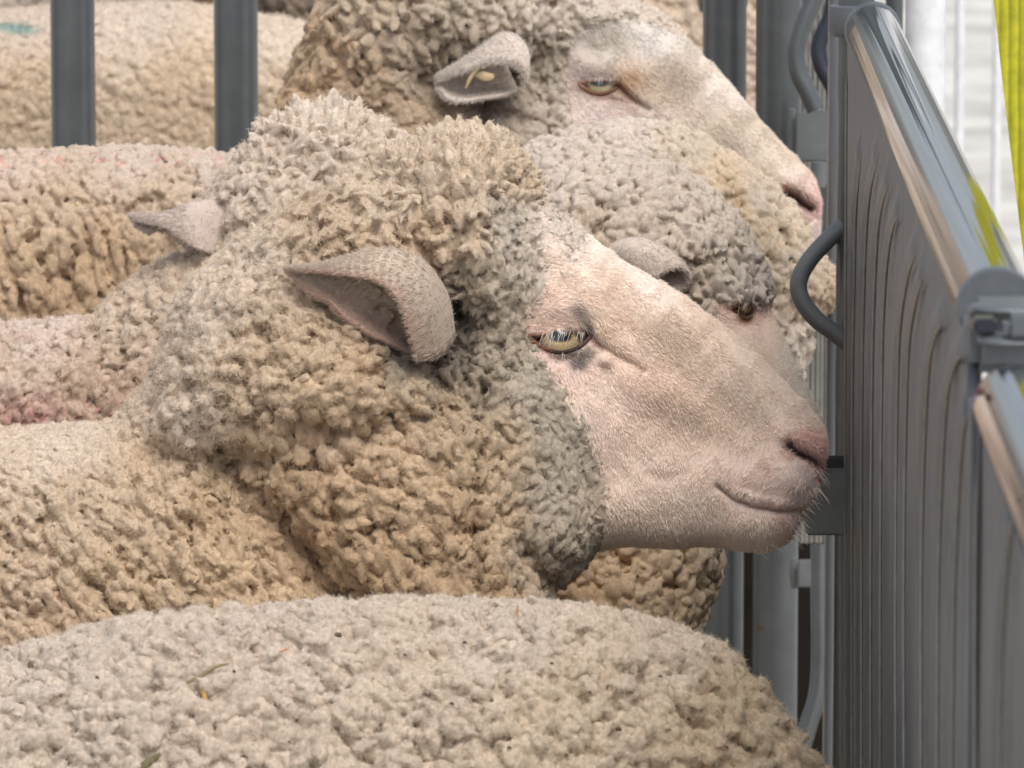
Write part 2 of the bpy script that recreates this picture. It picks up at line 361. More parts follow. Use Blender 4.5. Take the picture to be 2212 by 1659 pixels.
def sheep(key, D0, parts, fld, label, base, h=8, skinpoly=None, clusters=(), sub=2, vox=3.0, dens=1.0, fuzzn=30000, fuzzl=11, fuzzr=.5,
          skincol=None, relief=None, refine_fn=None, furn=0, furl=12, furflow=None, seed=1, curl=.9, bald=(), tilt=None, group='sheep crowded in the pen', fringe=14):
    root = thing('sheep', Vector((base[0], base[1], 0)), label, 'sheep', group)
    V, F = solid(parts, h, clip=(-420, -330, 2500, 2050))
    if skinpoly is not None:
        def wool_w(V):
            d, ins = seg_dist(V[:, 0], -V[:, 1], smooth_poly(skinpoly)); s = np.where(ins, d, -d)
            return np.clip(.5 - s / fringe, 0, 1)
    else: wool_w = lambda V: np.ones(len(V))
    N = normals(V, F); wt = wool_w(V)
    gap = np.ones(len(V))
    for c in clusters: V, e_ = cluster(V, N, wt * (c['wt'](V) if 'wt' in c else 1), **{k: v for k, v in c.items() if k != 'wt'}); N = normals(V, F); gap = np.minimum(gap, e_ if c['amp'] > 16 else 1)
    import mathutils
    gk = mathutils.kdtree.KDTree(int((gap < .42).sum()) + 1)
    for i_, p_ in enumerate(V[gap < .42]): gk.insert(p_, i_)
    gk.insert((9e5, 0, 0), 0); gk.balance()
    if refine_fn is not None: V, F = refine(V, F, refine_fn, 1)
    elif relief is not None or F.shape[1] == 4:
        F = np.concatenate([F[:, [0, 1, 2]], F[:, [0, 2, 3]]]) if F.shape[1] == 4 else F
    if relief is not None:
        N = normals(V, F); fr = np.clip(N[:, 2] * 3, 0, 1) * (V[:, 2] > 0); V[:, 2] += relief(V[:, 0], -V[:, 1]) * fr
    N = normals(V, F); wt = wool_w(V); q = fld(V)
    C = q['c'] * .93
    if skincol is not None: C = C * wt[:, None] + skincol(V) * (1 - wt)[:, None]
    body = mesh('body', world(V, D0), F, M_SKIN, root, C)
    P, Nn, T, qq = scatter(V, F, wt, fld, seed=seed, dens=dens, bald=bald)
    kq = np.array([gk.find(p)[2] > h * .8 for p in P]) | (np.random.default_rng(seed).uniform(0, 1, len(P)) < .25)
    P, Nn, T, qq = P[kq], Nn[kq], T[kq], {k: v[kq] for k, v in qq.items()}
    gt = np.random.default_rng(seed + 5); tl = gt.normal(0, .13, len(P)) + (tilt(P) if tilt is not None else 0)
    T2 = T * np.cos(tl)[:, None] + Nn * np.sin(tl)[:, None]; Nn0 = Nn; Nn = Nn * np.cos(tl)[:, None] - T * np.sin(tl)[:, None]; T = T2
    P = P + T * (qq['r'] * qq['e'] * np.clip(np.sin(tl), 0, 1) * .8)[:, None]
    X, Fa, Cc, nu = locks(P, Nn, T, qq, seed, sub)
    Xr, Fr = remesh(X, Fa, vox); Xr = lap(Xr, Fr, 1, .5); Nr = normals(Xr, Fr)
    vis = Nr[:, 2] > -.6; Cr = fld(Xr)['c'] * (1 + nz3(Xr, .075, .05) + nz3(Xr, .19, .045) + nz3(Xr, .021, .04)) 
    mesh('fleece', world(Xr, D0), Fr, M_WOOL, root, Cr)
    ok_ = np.where(vis & (Xr[:, 0] > -60) & (Xr[:, 0] < 2280) & (Xr[:, 1] < 60) & (Xr[:, 1] > -1720))[0]; X, LN, Cc = Xr[ok_], Nr[ok_], Cr[ok_]; up = slice(None)
    fuzz(root, 'wool_fibres', X[up], LN[up], Cc[up], D0, fuzzn, fuzzl, fuzzr, seed, curl)
    if furn:
        sk = (wt < .75) & (N[:, 2] > -.3) & (V[:, 2] > -60); g = np.random.default_rng(seed)
        tri = F[sk[F].all(1)]; a = np.linalg.norm(np.cross(V[tri[:, 1]] - V[tri[:, 0]], V[tri[:, 2]] - V[tri[:, 0]]), axis=1)
        f = g.choice(len(tri), furn, p=a / a.sum()); b = g.dirichlet([1, 1, 1], furn)
        p = (V[tri[f]] * b[..., None]).sum(1); nn = N[tri[f][:, 0]]
        fl = furflow(p); ln = furl * g.uniform(.6, 1.3, furn)
        clump = np.stack([np.sin(p[:, 0] * .09 + 2 * np.sin(p[:, 1] * .05)), np.cos(p[:, 1] * .08 + 2 * np.sin(p[:, 0] * .06)), 0 * p[:, 0]], 1) * .28
        d = fl + clump + nn * .38 + g.normal(0, .2, p.shape); d /= np.linalg.norm(d, axis=1, keepdims=True)
        pts = [p - nn * 1.0]
        for k in range(3):
            pts.append(pts[-1] + d * (ln / 3)[:, None]); d = d - nn * .12 + g.normal(0, .1, p.shape)
        Pq = np.stack(pts, 1); Wp = world(Pq.reshape(-1, 3), D0).reshape(furn, 4, 3)
        fc = skincol(p) * g.normal(1.15, .085, (furn, 1))
        hairs('fur', Wp, .8 * D0 / FPX, M_FUZZ, root, np.clip(fc, 0, 1))
    return root, V, F, N

def front_d(V, N, x, y):
    m = (N[:, 2] > .2); Q = V[m]; k = np.argmin((Q[:, 0] - x) ** 2 + (Q[:, 1] + y) ** 2); return Q[k, 2]

def catmull(P, n):
    P = np.asarray(P, float); Q = np.concatenate([[2 * P[0] - P[1]], P, [2 * P[-1] - P[-2]]]); out = []
    t = np.linspace(0, len(P) - 1, n); i = np.minimum(t.astype(int), len(P) - 2); f = (t - i)[:, None]
    f = f.reshape((-1,) + (1,) * (P.ndim - 1))
    a, b, c, d = Q[i], Q[i + 1], Q[i + 2], Q[i + 3]
    return .5 * (2 * b + (c - a) * f + (2 * a - 5 * b + 4 * c - d) * f ** 2 + (3 * b - a - 3 * c + d) * f ** 3)
def ear(root, rows, D0, col, thick=7, nu=26, nv=34, label=None, fur=6000, furl=11, flow=(-1, .1, 0), seed=3):
    """rows: list of longitudinal rows of (x,y,d); lofted and thickened into a cupped leaf"""
    G = np.array(rows, float); G[..., 1] *= -1
    G = catmull(G, nv); G = np.swapaxes(catmull(np.swapaxes(G, 0, 1), nu), 0, 1)   # nv x nu
    du = np.gradient(G, axis=1); dv = np.gradient(G, axis=0); n = np.cross(du, dv); n /= np.linalg.norm(n, axis=2, keepdims=True) + 1e-6
    A = G + n * thick / 2; B = G - n * thick / 2; V = np.concatenate([A.reshape(-1, 3), B.reshape(-1, 3)]); F = []
    I = lambda v, u, s: s * nu * nv + v * nu + u
    for v in range(nv - 1):
        for u in range(nu - 1):
            F.append([I(v, u, 0), I(v, u + 1, 0), I(v + 1, u + 1, 0), I(v + 1, u, 0)]); F.append([I(v, u, 1), I(v + 1, u, 1), I(v + 1, u + 1, 1), I(v, u + 1, 1)])
    for u in range(nu - 1):
        F.append([I(0, u, 0), I(0, u, 1), I(0, u + 1, 1), I(0, u + 1, 0)]); F.append([I(nv - 1, u, 0), I(nv - 1, u + 1, 0), I(nv - 1, u + 1, 1), I(nv - 1, u, 1)])
    for v in range(nv - 1):
        F.append([I(v, 0, 0), I(v + 1, 0, 0), I(v + 1, 0, 1), I(v, 0, 1)]); F.append([I(v, nu - 1, 0), I(v, nu - 1, 1), I(v + 1, nu - 1, 1), I(v + 1, nu - 1, 0)])
    vv = np.tile(np.repeat(np.linspace(0, 1, nv), nu), 2); side = np.repeat([0, 1], nu * nv)
    C = col(V, vv, side); V = lap(V, np.array(F), 1, .4)
    e = mesh('ear', world(V, D0), F, M_SKIN, root, C)
    if label: e['label'] = label
    g = np.random.default_rng(seed); Fq = np.array(F); f = g.integers(0, len(Fq), fur); b = g.dirichlet([1, 1, 1, 1], fur)
    N = normals(V, Fq); ctr = V.mean(0)
    p = (V[Fq[f]] * b[..., None]).sum(1); nn = N[Fq[f][:, 0]]; C4 = C[Fq[f][:, 0]]
    d = np.array([flow[0], -flow[1], flow[2]]) + nn * .6 + g.normal(0, .3, p.shape); d /= np.linalg.norm(d, axis=1, keepdims=True)
    ln = furl * g.uniform(.5, 1.3, fur); pts = [p]
    for k in range(3): pts.append(pts[-1] + d * (ln / 3)[:, None]); d = d + g.normal(0, .15, p.shape)
    Wp = world(np.stack(pts, 1).reshape(-1, 3), D0).reshape(fur, 4, 3)
    hairs('ear_fur', Wp, .5 * D0 / FPX, M_FUZZ, e, np.clip(C4 * g.normal(1.08, .1, (fur, 1)), 0, 1))
    return e

def tube_pts(P, rad, nseg=12, creases=False):
    P = np.asarray(P, float); n = len(P); rad = np.broadcast_to(np.asarray(rad, float), (n,))
    T = np.gradient(P, axis=0); T /= np.linalg.norm(T, axis=1, keepdims=True) + 1e-12
    up = np.array([0, 0, 1.]) if abs(T[0][2]) < .9 else np.array([1., 0, 0]); A = np.cross(T[0], up); A /= np.linalg.norm(A); V = []
    for i in range(n):
        A = A - T[i] * A.dot(T[i]); A /= np.linalg.norm(A); B = np.cross(T[i], A); th = np.linspace(0, 2 * math.pi, nseg, endpoint=False)
        w_ = (1 + .010 * np.sin(5 * th + .4) + .007 * np.sin(11 * th + 1 + .15 * i) + .0045 * np.sin(23 * th + 2) + .002 * np.sin(41 * th - .1 * i))[:, None] if creases else 1
        V.append(P[i] + w_ * rad[i] * (np.cos(th)[:, None] * A + np.sin(th)[:, None] * B))
    V = np.concatenate(V); F = []
    for i in range(n - 1):
        for k in range(nseg):
            k2 = (k + 1) % nseg; F.append([i * nseg + k, i * nseg + k2, (i + 1) * nseg + k2, (i + 1) * nseg + k])
    return V, F, nseg
def tube(name, P, rad, mat, parent=None, nseg=28, col=None, creases=False):
    V, F, ns = tube_pts(P, rad, nseg, creases); bm = bmesh.new(); vs = [bm.verts.new(v) for v in V]
    for f in F: bm.faces.new([vs[i] for i in f])
    bm.faces.new(vs[:ns][::-1]); bm.faces.new(vs[-ns:])
    return bmobj(name, bm, mat, parent)

# eye materials
def eye_mat(name, iris, cx):
    m, t, b = mat_new(name); t.links.new(attr(t), b.inputs['Base Color']); b.inputs['Roughness'].default_value = .12
    b.inputs['Coat Weight'].default_value = .6; b.inputs['Coat Roughness'].default_value = .05; return m
M_EYE = eye_mat('eyeball', None, 0)
M_LID = coat_mat('eyelid_skin', .2, .0003, 500, .9, .0, .1)
def make_eye(root, D0, c, r, dsurf, lidpoly, pup, iris_r, lidcol, sink=.62, lashes=None, iris=(196, 176, 112), lid_r=4.5, rim=None, gaze=(0, 0)):
    """c=(x,y) photo; eyeball sits behind the lids; lidpoly closed outline"""
    U, F = ico(5); V = U * r + np.array([c[0], -c[1], dsurf - r * sink])
    x, y = V[:, 0] - pup[0], -V[:, 1] - pup[1]; fr = U[:, 2] > 0; rr = np.hypot(x, y)
    col = np.tile(lin((96, 70, 54)), (len(V), 1)); ir = (rr < iris_r) & fr
    st = .85 + .15 * np.sin(np.arctan2(y, x) * 23) ; col[ir] = lin(iris) * st[ir, None]
    col[(rr > iris_r * .93) & (rr < iris_r * 1.1) & fr] = lin((52, 40, 34))
    col[ir] *= (1.12 - .45 * (rr[ir] / iris_r) ** 2)[:, None]
    pu = np.clip(1.6 - ((np.abs(x) / (iris_r * .52)) ** 2.6 + (np.abs(y + 3) / (iris_r * .27)) ** 2.6), 0, 1) * fr; pu = pu[:, None]; col = col * (1 - pu) + lin((30, 33, 38)) * pu
    e = mesh('eye', world(V, D0), F, M_EYE, root, col)
    L = smooth_poly(lidpoly, 2); d = front_d.cache(L)
    Lp = np.stack([L[:, 0], -L[:, 1], d], 1); Lp = np.concatenate([Lp, Lp[:2]])
    V, F, ns = tube_pts(Lp, lid_r, 8); V, F = V, np.array(F)
    w = colfield(lidcol, 8, 3)(V); mesh('eyelid', world(V, D0), F, M_LID, e, w)
    if lashes:
        pts = []; cols = []; g = np.random.default_rng(5)
        for (x0, y0, x1, y1, dx, dy, n, ln, cc) in lashes:
            t = g.uniform(0, 1, n); X = x0 + (x1 - x0) * t; Y = y0 + (y1 - y0) * t; d0 = front_d.cache(np.stack([X, Y], 1)) + 3
            dirv = np.stack([dx + g.normal(0, .16, n), -(dy + g.normal(0, .12, n)), .55 + g.normal(0, .12, n)], 1); L_ = ln * g.uniform(.6, 1.25, n)
            p = np.stack([X, -Y + g.normal(0, 2, n), d0], 1); row = [p]
            for k in range(4): dirv[:, 2] -= .16; row.append(row[-1] + dirv * (L_ / 4)[:, None])
            pts.append(np.stack(row, 1)); cols.append(np.tile(lin(cc), (n, 1)) * g.normal(1, .08, (n, 1)))
        Pq = np.concatenate(pts); n = len(Pq)
        hairs('eyelashes', world(Pq.reshape(-1, 3), D0).reshape(n, 5, 3), .6 * D0 / FPX, M_FUZZ, e, np.clip(np.concatenate(cols), 0, 1))
    return e
def cache_surface(V, N):
    m = (N[:, 2] > .15); Q = V[m]
    def f(L):
        L = np.asarray(L, float).reshape(-1, 2); out = []
        for x, y in L:
            d = (Q[:, 0] - x) ** 2 + (Q[:, 1] + y) ** 2; k = np.argpartition(d, 6)[:6]; out.append(Q[k, 2].max())
        out = np.array(out)
        return out
    front_d.cache = f

# ================================================================== the sheep
CREAM = (204, 180, 146); PALE = (214, 200, 182); GREY = (178, 170, 155); TAN = (196, 166, 126)
# ---- hero: the ram in front, head to the right
HD = 4.0
hero_parts = [
    dict(poly=[(1130,430),(1200,462),(1270,510),(1350,568),(1450,622),(1530,680),(1620,752),(1700,832),(1748,880),(1774,925),(1785,972),(1778,1003),(1771,1022),(1771,1055),(1754,1083),(1736,1100),(1728,1127),(1702,1166),(1655,1189),(1590,1181),(1530,1172),(1450,1180),(1350,1172),(1250,1190),(1150,1200),(1050,1100),(1000,900),(980,700),(1010,550),(1060,460)],
         W=[(1765,960,95),(1700,1000,124),(1650,1130,112),(1600,880,108),(1500,760,96),(1500,1050,128),(1520,1130,105),(1350,660,120),(1250,560,150),(1220,650,196),(1210,740,205),(1350,850,168),(1200,900,205),(1320,1080,150),(1100,900,215)], R=88),
    dict(poly=[(1160,470),(1150,395),(1090,325),(1000,305),(910,330),(830,390),(800,470),(900,600),(1000,740),(1130,700),(1150,640),(1188,600),(1170,540)],
         W=[(1000,450,215),(1120,420,190),(850,450,210),(1050,650,235)], R=150, k=20),
    dict(poly=[(830,390),(720,430),(600,490),(500,560),(420,640),(370,740),(325,830),(275,890),(190,950),(150,1050),(330,1060),(430,1010),(500,996),(560,1004),(700,1004),(820,1012),(900,985),(980,960),(1080,920),(1140,800),(1000,740),(980,600),(920,450)],
         W=[(700,850,325),(850,880,315),(500,800,270),(1050,850,262),(700,600,262),(880,500,230),(450,900,262),(300,950,190),(200,1000,150),(900,640,235),(1000,720,225)], R=190, k=14),
    dict(poly=[(1130,690),(1085,720),(1010,760),(960,900),(1000,1150),(1150,1262),(1225,1250),(1288,1185),(1306,1100),(1292,1010),(1262,930),(1215,860),(1172,790),(1140,740)],
         W=[(1200,950,240),(1270,1050,212),(1150,800,235),(1180,1180,240),(1060,1000,250)], R=105, k=16),
    dict(poly=[(960,860),(1060,880),(1098,912),(1110,1000),(1120,1080),(1162,1190),(1190,1250),(1190,1330),(1160,1500),(960,1500),(820,1330),(700,1230),(620,1140),(560,1070),(520,1000),(560,940),(750,900)],
         W=[(700,1050,270),(900,1100,300),(1080,1000,282),(1120,1200,278),(1000,1300,290),(600,1050,240)], R=110, k=8),
    dict(poly=[(-400,935),(0,930),(150,922),(290,915),(420,950),(560,1030),(700,1150),(850,1290),(1050,1400),(1150,1600),(1000,2000),(-400,2000)],
         W=[(0,1200,300),(400,1250,290),(700,1350,270),(0,1700,350)], R=330, k=12),
]
hero_skin = [(1152,436),(1180,490),(1210,535),(1222,580),(1212,606),(1330,420),(1560,500),(1900,800),(1900,1300),(1400,1300),(1294,1215),(1312,1110),(1298,1010),(1264,925),(1215,852),(1172,784),(1140,735),(1128,700),(1150,660),(1188,622)]
hero_fld = field([
    (1180,500,4.6,1.7,40,30,.6,(216,208,200)),(1230,540,4.2,1.7,35,35,.55,(222,213,204)),(1300,560,3.4,1.7,35,25,.4,(224,215,206)),(1400,605,3.6,1.8,35,20,.45,(218,206,196)),(1460,640,3.3,1.8,35,20,.4,(216,204,192)),(1190,580,5,1.8,60,35,.7,(214,206,194)),
    (1000,325,8,2.8,-75,25,1.1,(220,206,184)),(900,350,8,3.0,-60,25,1.1,(214,200,180)),(1130,390,8,2.5,-30,30,1.1,(214,198,172)),(850,440,9,3.4,70,14,.9,(208,194,172)),
    (700,500,10,3.4,62,10,.9,(206,188,162)),(760,560,11,3.2,60,12,.9,(200,178,148)),(920,520,12,1.9,80,25,1,(206,184,152)),(1010,520,11,2.0,88,14,1,(208,190,164)),(1110,500,7,1.6,60,30,.8,(192,186,176)),
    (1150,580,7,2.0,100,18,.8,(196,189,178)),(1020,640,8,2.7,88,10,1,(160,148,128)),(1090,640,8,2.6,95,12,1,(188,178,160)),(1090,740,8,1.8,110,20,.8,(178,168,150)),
    (560,580,9,1.6,40,50,.9,(214,202,186)),(450,680,11,1.5,30,60,.9,(212,200,184)),(370,850,12,1.4,20,70,.9,(210,196,178)),(420,900,13,1.4,80,40,.9,(212,200,184)),
    (620,650,10,1.4,20,35,.9,(206,190,166)),(700,690,8,1.9,35,25,.9,(198,178,148)),(620,740,12,1.3,30,40,.9,(204,184,154)),(560,840,16,1.3,40,40,.8,(210,192,164)),
    (700,860,17,1.15,80,50,.9,(208,186,152)),(800,800,12,1.3,70,45,1,(202,178,144)),(600,940,17,1.6,95,16,.8,(208,186,154)),(720,950,18,1.5,92,18,.8,(208,184,152)),(860,900,15,1.2,60,50,.9,(206,182,148)),(900,820,11,1.4,60,40,.9,(190,172,144)),
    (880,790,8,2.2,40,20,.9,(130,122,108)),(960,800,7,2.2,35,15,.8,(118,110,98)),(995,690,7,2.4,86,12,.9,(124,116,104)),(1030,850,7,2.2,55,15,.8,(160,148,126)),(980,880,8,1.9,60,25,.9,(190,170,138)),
    (1150,830,7,2.2,70,25,.9,(184,177,162)),(1190,930,7,2.1,75,30,.9,(180,173,158)),(1250,1000,6,2.0,100,20,.8,(186,179,164)),(1190,1080,8,2.0,100,35,.9,(188,180,164)),(1230,1150,6.5,2.3,112,14,.8,(182,172,154)),(1160,1180,8,2,105,20,.9,(176,166,146)),(1290,1100,5,2.2,105,10,.6,(200,188,170)),
    (650,1040,13,1.4,50,30,.9,(186,158,118)),(800,1060,14,1.5,50,30,.9,(202,176,138)),(920,1050,14,1.3,60,40,.9,(206,182,146)),(1030,980,9,1.9,85,18,.9,(190,168,134)),(1085,960,10,1.6,85,25,.9,(202,182,150)),
    (680,1150,11,1.9,52,12,.9,(196,166,124)),(820,1200,12,2.1,52,12,.9,(198,170,130)),(950,1180,12,1.8,60,20,.9,(202,176,138)),(1010,1120,9,2.0,88,12,.9,(190,162,124)),(1090,1120,12,1.5,88,30,1,(206,184,150)),(1060,1260,9,2.2,88,12,.9,(188,160,122)),(1150,1220,14,1.3,80,30,1,(196,178,152)),(920,1290,12,2.1,70,12,.9,(198,170,130)),
    (150,960,7,1.7,60,30,.7,(214,202,186)),(350,1000,7,2.2,62,14,.8,(204,184,154)),(200,1080,8,1.9,66,20,.8,(206,188,160)),(480,1080,7,2.3,60,12,.8,(198,174,138)),(60,1250,10,1.7,55,20,.9,(204,184,156)),(300,1250,9,1.9,60,16,.9,(208,186,152)),(550,1230,9,2.0,60,16,.8,(208,184,148)),(150,1380,11,1.9,60,16,.9,(204,180,148)),
])
def furrow(x, y, ang, gap, amp, k=5):
    c, s = math.cos(R(ang)), math.sin(R(ang)); v = -x * s + y * c; u = x * c + y * s
    ph = v / gap + .55 * np.sin(u * .017 + v * .02) + .3 * np.sin(u * .041 + v * .013)
    return -amp * np.abs(np.cos(math.pi * ph)) ** k * (.6 + .4 * np.sin(u * .03 + v * .05))
def hero_relief(x, y):
    z = furrow(x, y, 60, 58, 24) * np.clip((560 - x) / 80, 0, 1) * np.clip((y - 990) / 60, 0, 1) + furrow(x, y, 52, 50, 20) * np.clip((y - 1060) / 50, 0, 1) * np.clip((x - 640) / 50, 0, 1) * np.clip((980 - x) / 60, 0, 1) + gauss(x, y, 865, 700, 95, 46, 26, -125) + gauss(x, y, 740, 640, 60, 22, 15, -20) + gauss(x, y, 930, 800, 60, 22, 35, -26) + groove(x, y, [(990,600),(1000,680),(1010,740)], 14, -24)
    z += groove(x, y, [(470,968),(520,990),(640,1003),(720,1012)], 13, -60) + groove(x, y, [(489,912),(545,892),(612,876)], 9, -34) + groove(x, y, [(915,765),(1000,812),(1052,850)], 12, -36)
    z += groove(x, y, [(1042,960),(1032,1150),(1036,1310)], 10, -34) + groove(x, y, [(560,1020),(640,1130),(700,1200)], 12, -30) + groove(x, y, [(108,1120),(128,1200)], 10, -30) + groove(x, y, [(225,1250),(300,1370)], 9, -26)
    z += groove(x, y, [(700,700),(745,725),(770,745)], 10, -22) + groove(x, y, [(1000,520),(985,600),(992,700),(985,760)], 15, -44) + groove(x, y, [(650,470),(700,560)], 9, -26) + groove(x, y, [(740,450),(775,560)], 8, -24)
    z += gauss(x, y, 1205, 668, 62, 24, 14, 15) + gauss(x, y, 1297, 668, 20, 46, -18, 15)
    z += gauss(x, y, 1210, 735, 78, 48, 12, -16) + gauss(x, y, 1190, 790, 60, 14, 20, 7)
    z += groove(x, y, [(1268,716),(1292,742),(1330,768),(1385,800)], 9, -13) + gauss(x, y, 1345, 738, 40, 18, 32, 8)
    z += gauss(x, y, 1420, 850, 120, 26, 28, 10) + gauss(x, y, 1480, 930, 110, 40, 25, -12) + gauss(x, y, 1500, 770, 120, 28, 40, 6)
    z += gauss(x, y, 1620, 850, 24, 16, 30, -3) + gauss(x, y, 1290, 900, 60, 80, 0, 8)
    z += gauss(x, y, 1668, 1032, 74, 38, 8, 24) + gauss(x, y, 1735, 935, 36, 17, 35, 14) + gauss(x, y, 1690, 960, 20, 30, 0, 5)
    z += groove(x, y, [(1698,960),(1718,974),(1740,985),(1757,997)], 12, -60) + gauss(x, y, 1765, 962, 13, 20, 0, 8)
    z += groove(x, y, [(1694,950),(1688,975),(1705,992)], 8, -6)
    z += groove(x, y, [(1548,1046),(1578,1070),(1625,1088),(1680,1098),(1745,1096)], 8, -18) + groove(x, y, [(1590,1060),(1640,1075),(1700,1082)], 11, 8)
    z += gauss(x, y, 1640, 1132, 70, 22, -4, 12) + groove(x, y, [(1395,1022),(1430,1030),(1475,1018)], 9, -3) + gauss(x, y, 1540, 1000, 26, 50, 15, 7)
    z += gauss(x, y, 1420, 1110, 80, 22, 0, -8) + gauss(x, y, 1330, 1100, 50, 50, 0, 8)
    d, ins = seg_dist(x, y, smooth_poly(HERO_LID)); s = np.where(ins, d, -d); z += -42 * np.clip(s / 7, 0, 1)
    return z
HERO_LID = [(1138,726),(1162,724),(1195,719),(1232,714),(1258,716),(1276,726),(1262,742),(1240,757),(1205,764),(1172,753),(1150,740)]
def spots(P, c, lst):
    for (x, y, sx, sy, ang, cc, a) in lst:
        w = gauss(P[:, 0], -P[:, 1], x, y, sx, sy, ang, 1.0); w = np.clip(w * 1.6, 0, 1) * a
        c = c * (1 - w[:, None]) + lin(cc) * w[:, None]
    return c
_hc = colfield([(1150,470,(212,204,198)),(1250,540,(222,212,204)),(1400,620,(218,206,196)),(1230,600,(218,202,186)),(1180,670,(226,198,184)),(1300,660,(220,198,174)),(1340,700,(208,182,154)),(1400,720,(200,180,158)),(1500,760,(198,178,156)),(1600,830,(200,182,162)),
    (1370,800,(212,184,164)),(1200,820,(228,202,192)),(1300,860,(230,206,194)),(1400,930,(222,198,180)),(1450,860,(208,182,158)),(1550,900,(206,184,160)),(1640,880,(196,176,152)),(1620,960,(216,194,174)),(1700,880,(214,198,180)),(1740,915,(226,202,186)),
    (1740,945,(230,192,180)),(1765,985,(226,186,176)),(1690,940,(222,200,184)),(1690,1020,(230,206,198)),(1740,1050,(232,204,198)),(1620,1030,(226,202,190)),(1640,1070,(230,200,192)),(1690,1110,(222,188,174)),(1640,1150,(228,208,190)),(1500,1100,(230,210,194)),(1400,1010,(228,206,190)),(1350,1120,(224,204,184)),(1500,1160,(208,186,166)),(1300,1000,(222,200,184)),(1250,900,(214,198,184))], 22, 4)
def hero_col(P):
    c = np.minimum((soften(_hc(P), .38) * .72 + .28 * lin((226, 212, 198))) * np.array([1.17, 1.115, 1.075]), .86); c = c * (1 + nz3(P, .045, .03) + nz3(P, .11, .02))
    c = spots(P, c, [(1248,676,13,10,0,(120,112,108),.6),(1262,700,8,9,0,(110,100,96),.6),(1262,765,11,9,-20,(104,96,94),.75),(1243,785,12,10,0,(110,100,98),.8),(1218,768,22,5,-8,(78,62,58),.8),
        (1300,788,9,6,20,(120,92,74),.7),(1150,732,15,7,15,(140,98,76),.7),(1178,756,16,5,35,(128,88,70),.7),(1265,718,9,7,40,(112,78,62),.85),(1285,742,14,4,40,(132,88,70),.7),
        (1770,1012,4,3.5,0,(96,54,46),.8),(1764,1032,4,3,0,(170,100,92),.8),(1655,1015,3,4,0,(190,130,120),.7),(1738,952,26,16,25,(226,170,160),.35),(1768,975,10,20,0,(226,170,160),.3),(1696,985,12,5,20,(206,160,140),.5)])
    g = groove(P[:, 0], -P[:, 1], [(1698,960),(1718,974),(1740,985),(1757,997)], 9.5, 1)[:, None]; c = c * (1 - .85 * g) + lin((96, 48, 40)) * .85 * g
    g = groove(P[:, 0], -P[:, 1], [(1550,1048),(1578,1071),(1625,1089),(1680,1098),(1725,1098)], 4, 1)[:, None]; c = c * (1 - .5 * g) + lin((160, 120, 98)) * .5 * g
    return c
def hero_flow(p):
    x, y = p[:, 0], -p[:, 1]
    pts = [(1250,560),(1200,660),(1300,680),(1200,850),(1400,800),(1350,1000),(1500,800),(1650,880),(1550,1000),(1690,1040),(1450,1130),(1640,1140),(1730,930)]
    ang = [35, -20, 60, 70, 50, 85, 40, 60, 110, 150, 60, 85, 30]
    v = idw(x, y, pts, [(math.cos(R(a)), -math.sin(R(a))) for a in ang], 3, 30)
    return np.concatenate([v, np.zeros((len(p), 1))], 1)
fine = lambda *boxes: (lambda x, y: np.logical_or.reduce([(x > b[0]) & (x < b[2]) & (y > b[1]) & (y < b[3]) for b in boxes]))
hb = at(200, 1200, HD)
hero, V, F, N = sheep('hero', HD, hero_parts, hero_fld, 'front ram with its whole pinkish face in profile and grey curled cheek wool', hb, h=6,
    skinpoly=hero_skin, fringe=30, bald=[[(720,590),(860,600),(925,660),(945,740),(915,770),(850,735),(760,680)]], clusters=[dict(size=70, amp=60, seed=3, wt=lambda V: np.clip((V[:, 0] - 330) / 80, 0, 1) * np.clip((1130 - V[:, 0]) / 60, 0, 1)),
        dict(size=62, amp=34, elong=2.2, ang=60, seed=4, wt=lambda V: np.clip((520 - V[:, 0]) / 80, 0, 1) * np.clip((-V[:, 1] - 1000) / 60, 0, 1)),
        dict(size=30, amp=11, elong=1.6, ang=90, seed=5), dict(size=44, amp=20, elong=2.4, ang=88, seed=6, wt=lambda V: np.clip(gauss(V[:, 0], -V[:, 1], 1050, 560, 130, 130, 0, 1.6) + gauss(V[:, 0], -V[:, 1], 1050, 1180, 90, 120, 0, 1.6), 0, 1))],
    tilt=lambda P: np.clip(gauss(P[:, 0], -P[:, 1], 950, 400, 200, 110, 0, 1.2) + gauss(P[:, 0], -P[:, 1], 720, 520, 120, 60, 0, 1), 0, 1) * .75,
    sub=2, vox=2.6, fuzzn=320000, fuzzl=lambda p: 6.5 + 5 * np.clip(gauss(p[:, 0], -p[:, 1], 430, 720, 130, 200, 0, 1.4) + gauss(p[:, 0], -p[:, 1], 640, 520, 160, 60, 0, 1) + gauss(p[:, 0], -p[:, 1], 1000, 320, 150, 40, 0, .8), 0, 1), fuzzr=.55, skincol=hero_col, relief=hero_relief, refine_fn=fine((1120,660,1420,830),(1530,900,1800,1130)), furn=90000, furl=11, furflow=hero_flow, seed=11)
cache_surface(V, N); dz = float(front_d.cache([(1205, 775)])[0])
make_eye(hero, HD, (1205, 736), 50, dz - 7, HERO_LID, (1210, 730), 46, [(1138,722,(120,88,72)),(1180,716,(180,150,136)),(1235,712,(160,138,126)),(1276,722,(86,66,58)),(1240,758,(64,52,50)),(1205,766,(58,46,44)),(1165,748,(112,74,58))], sink=.82,
    lashes=[(1172,720,1215,716,-.3,.95,12,28,(222,214,202)),(1180,716,1262,714,-.2,1.0,20,30,(228,220,208)),(1190,766,1255,758,-.1,.9,8,28,(206,190,172)),(1245,700,1272,714,.6,.6,9,20,(190,180,166))], iris=(214, 188, 146))
g = np.random.default_rng(9); n = 110; t = g.uniform(0, 1, n)
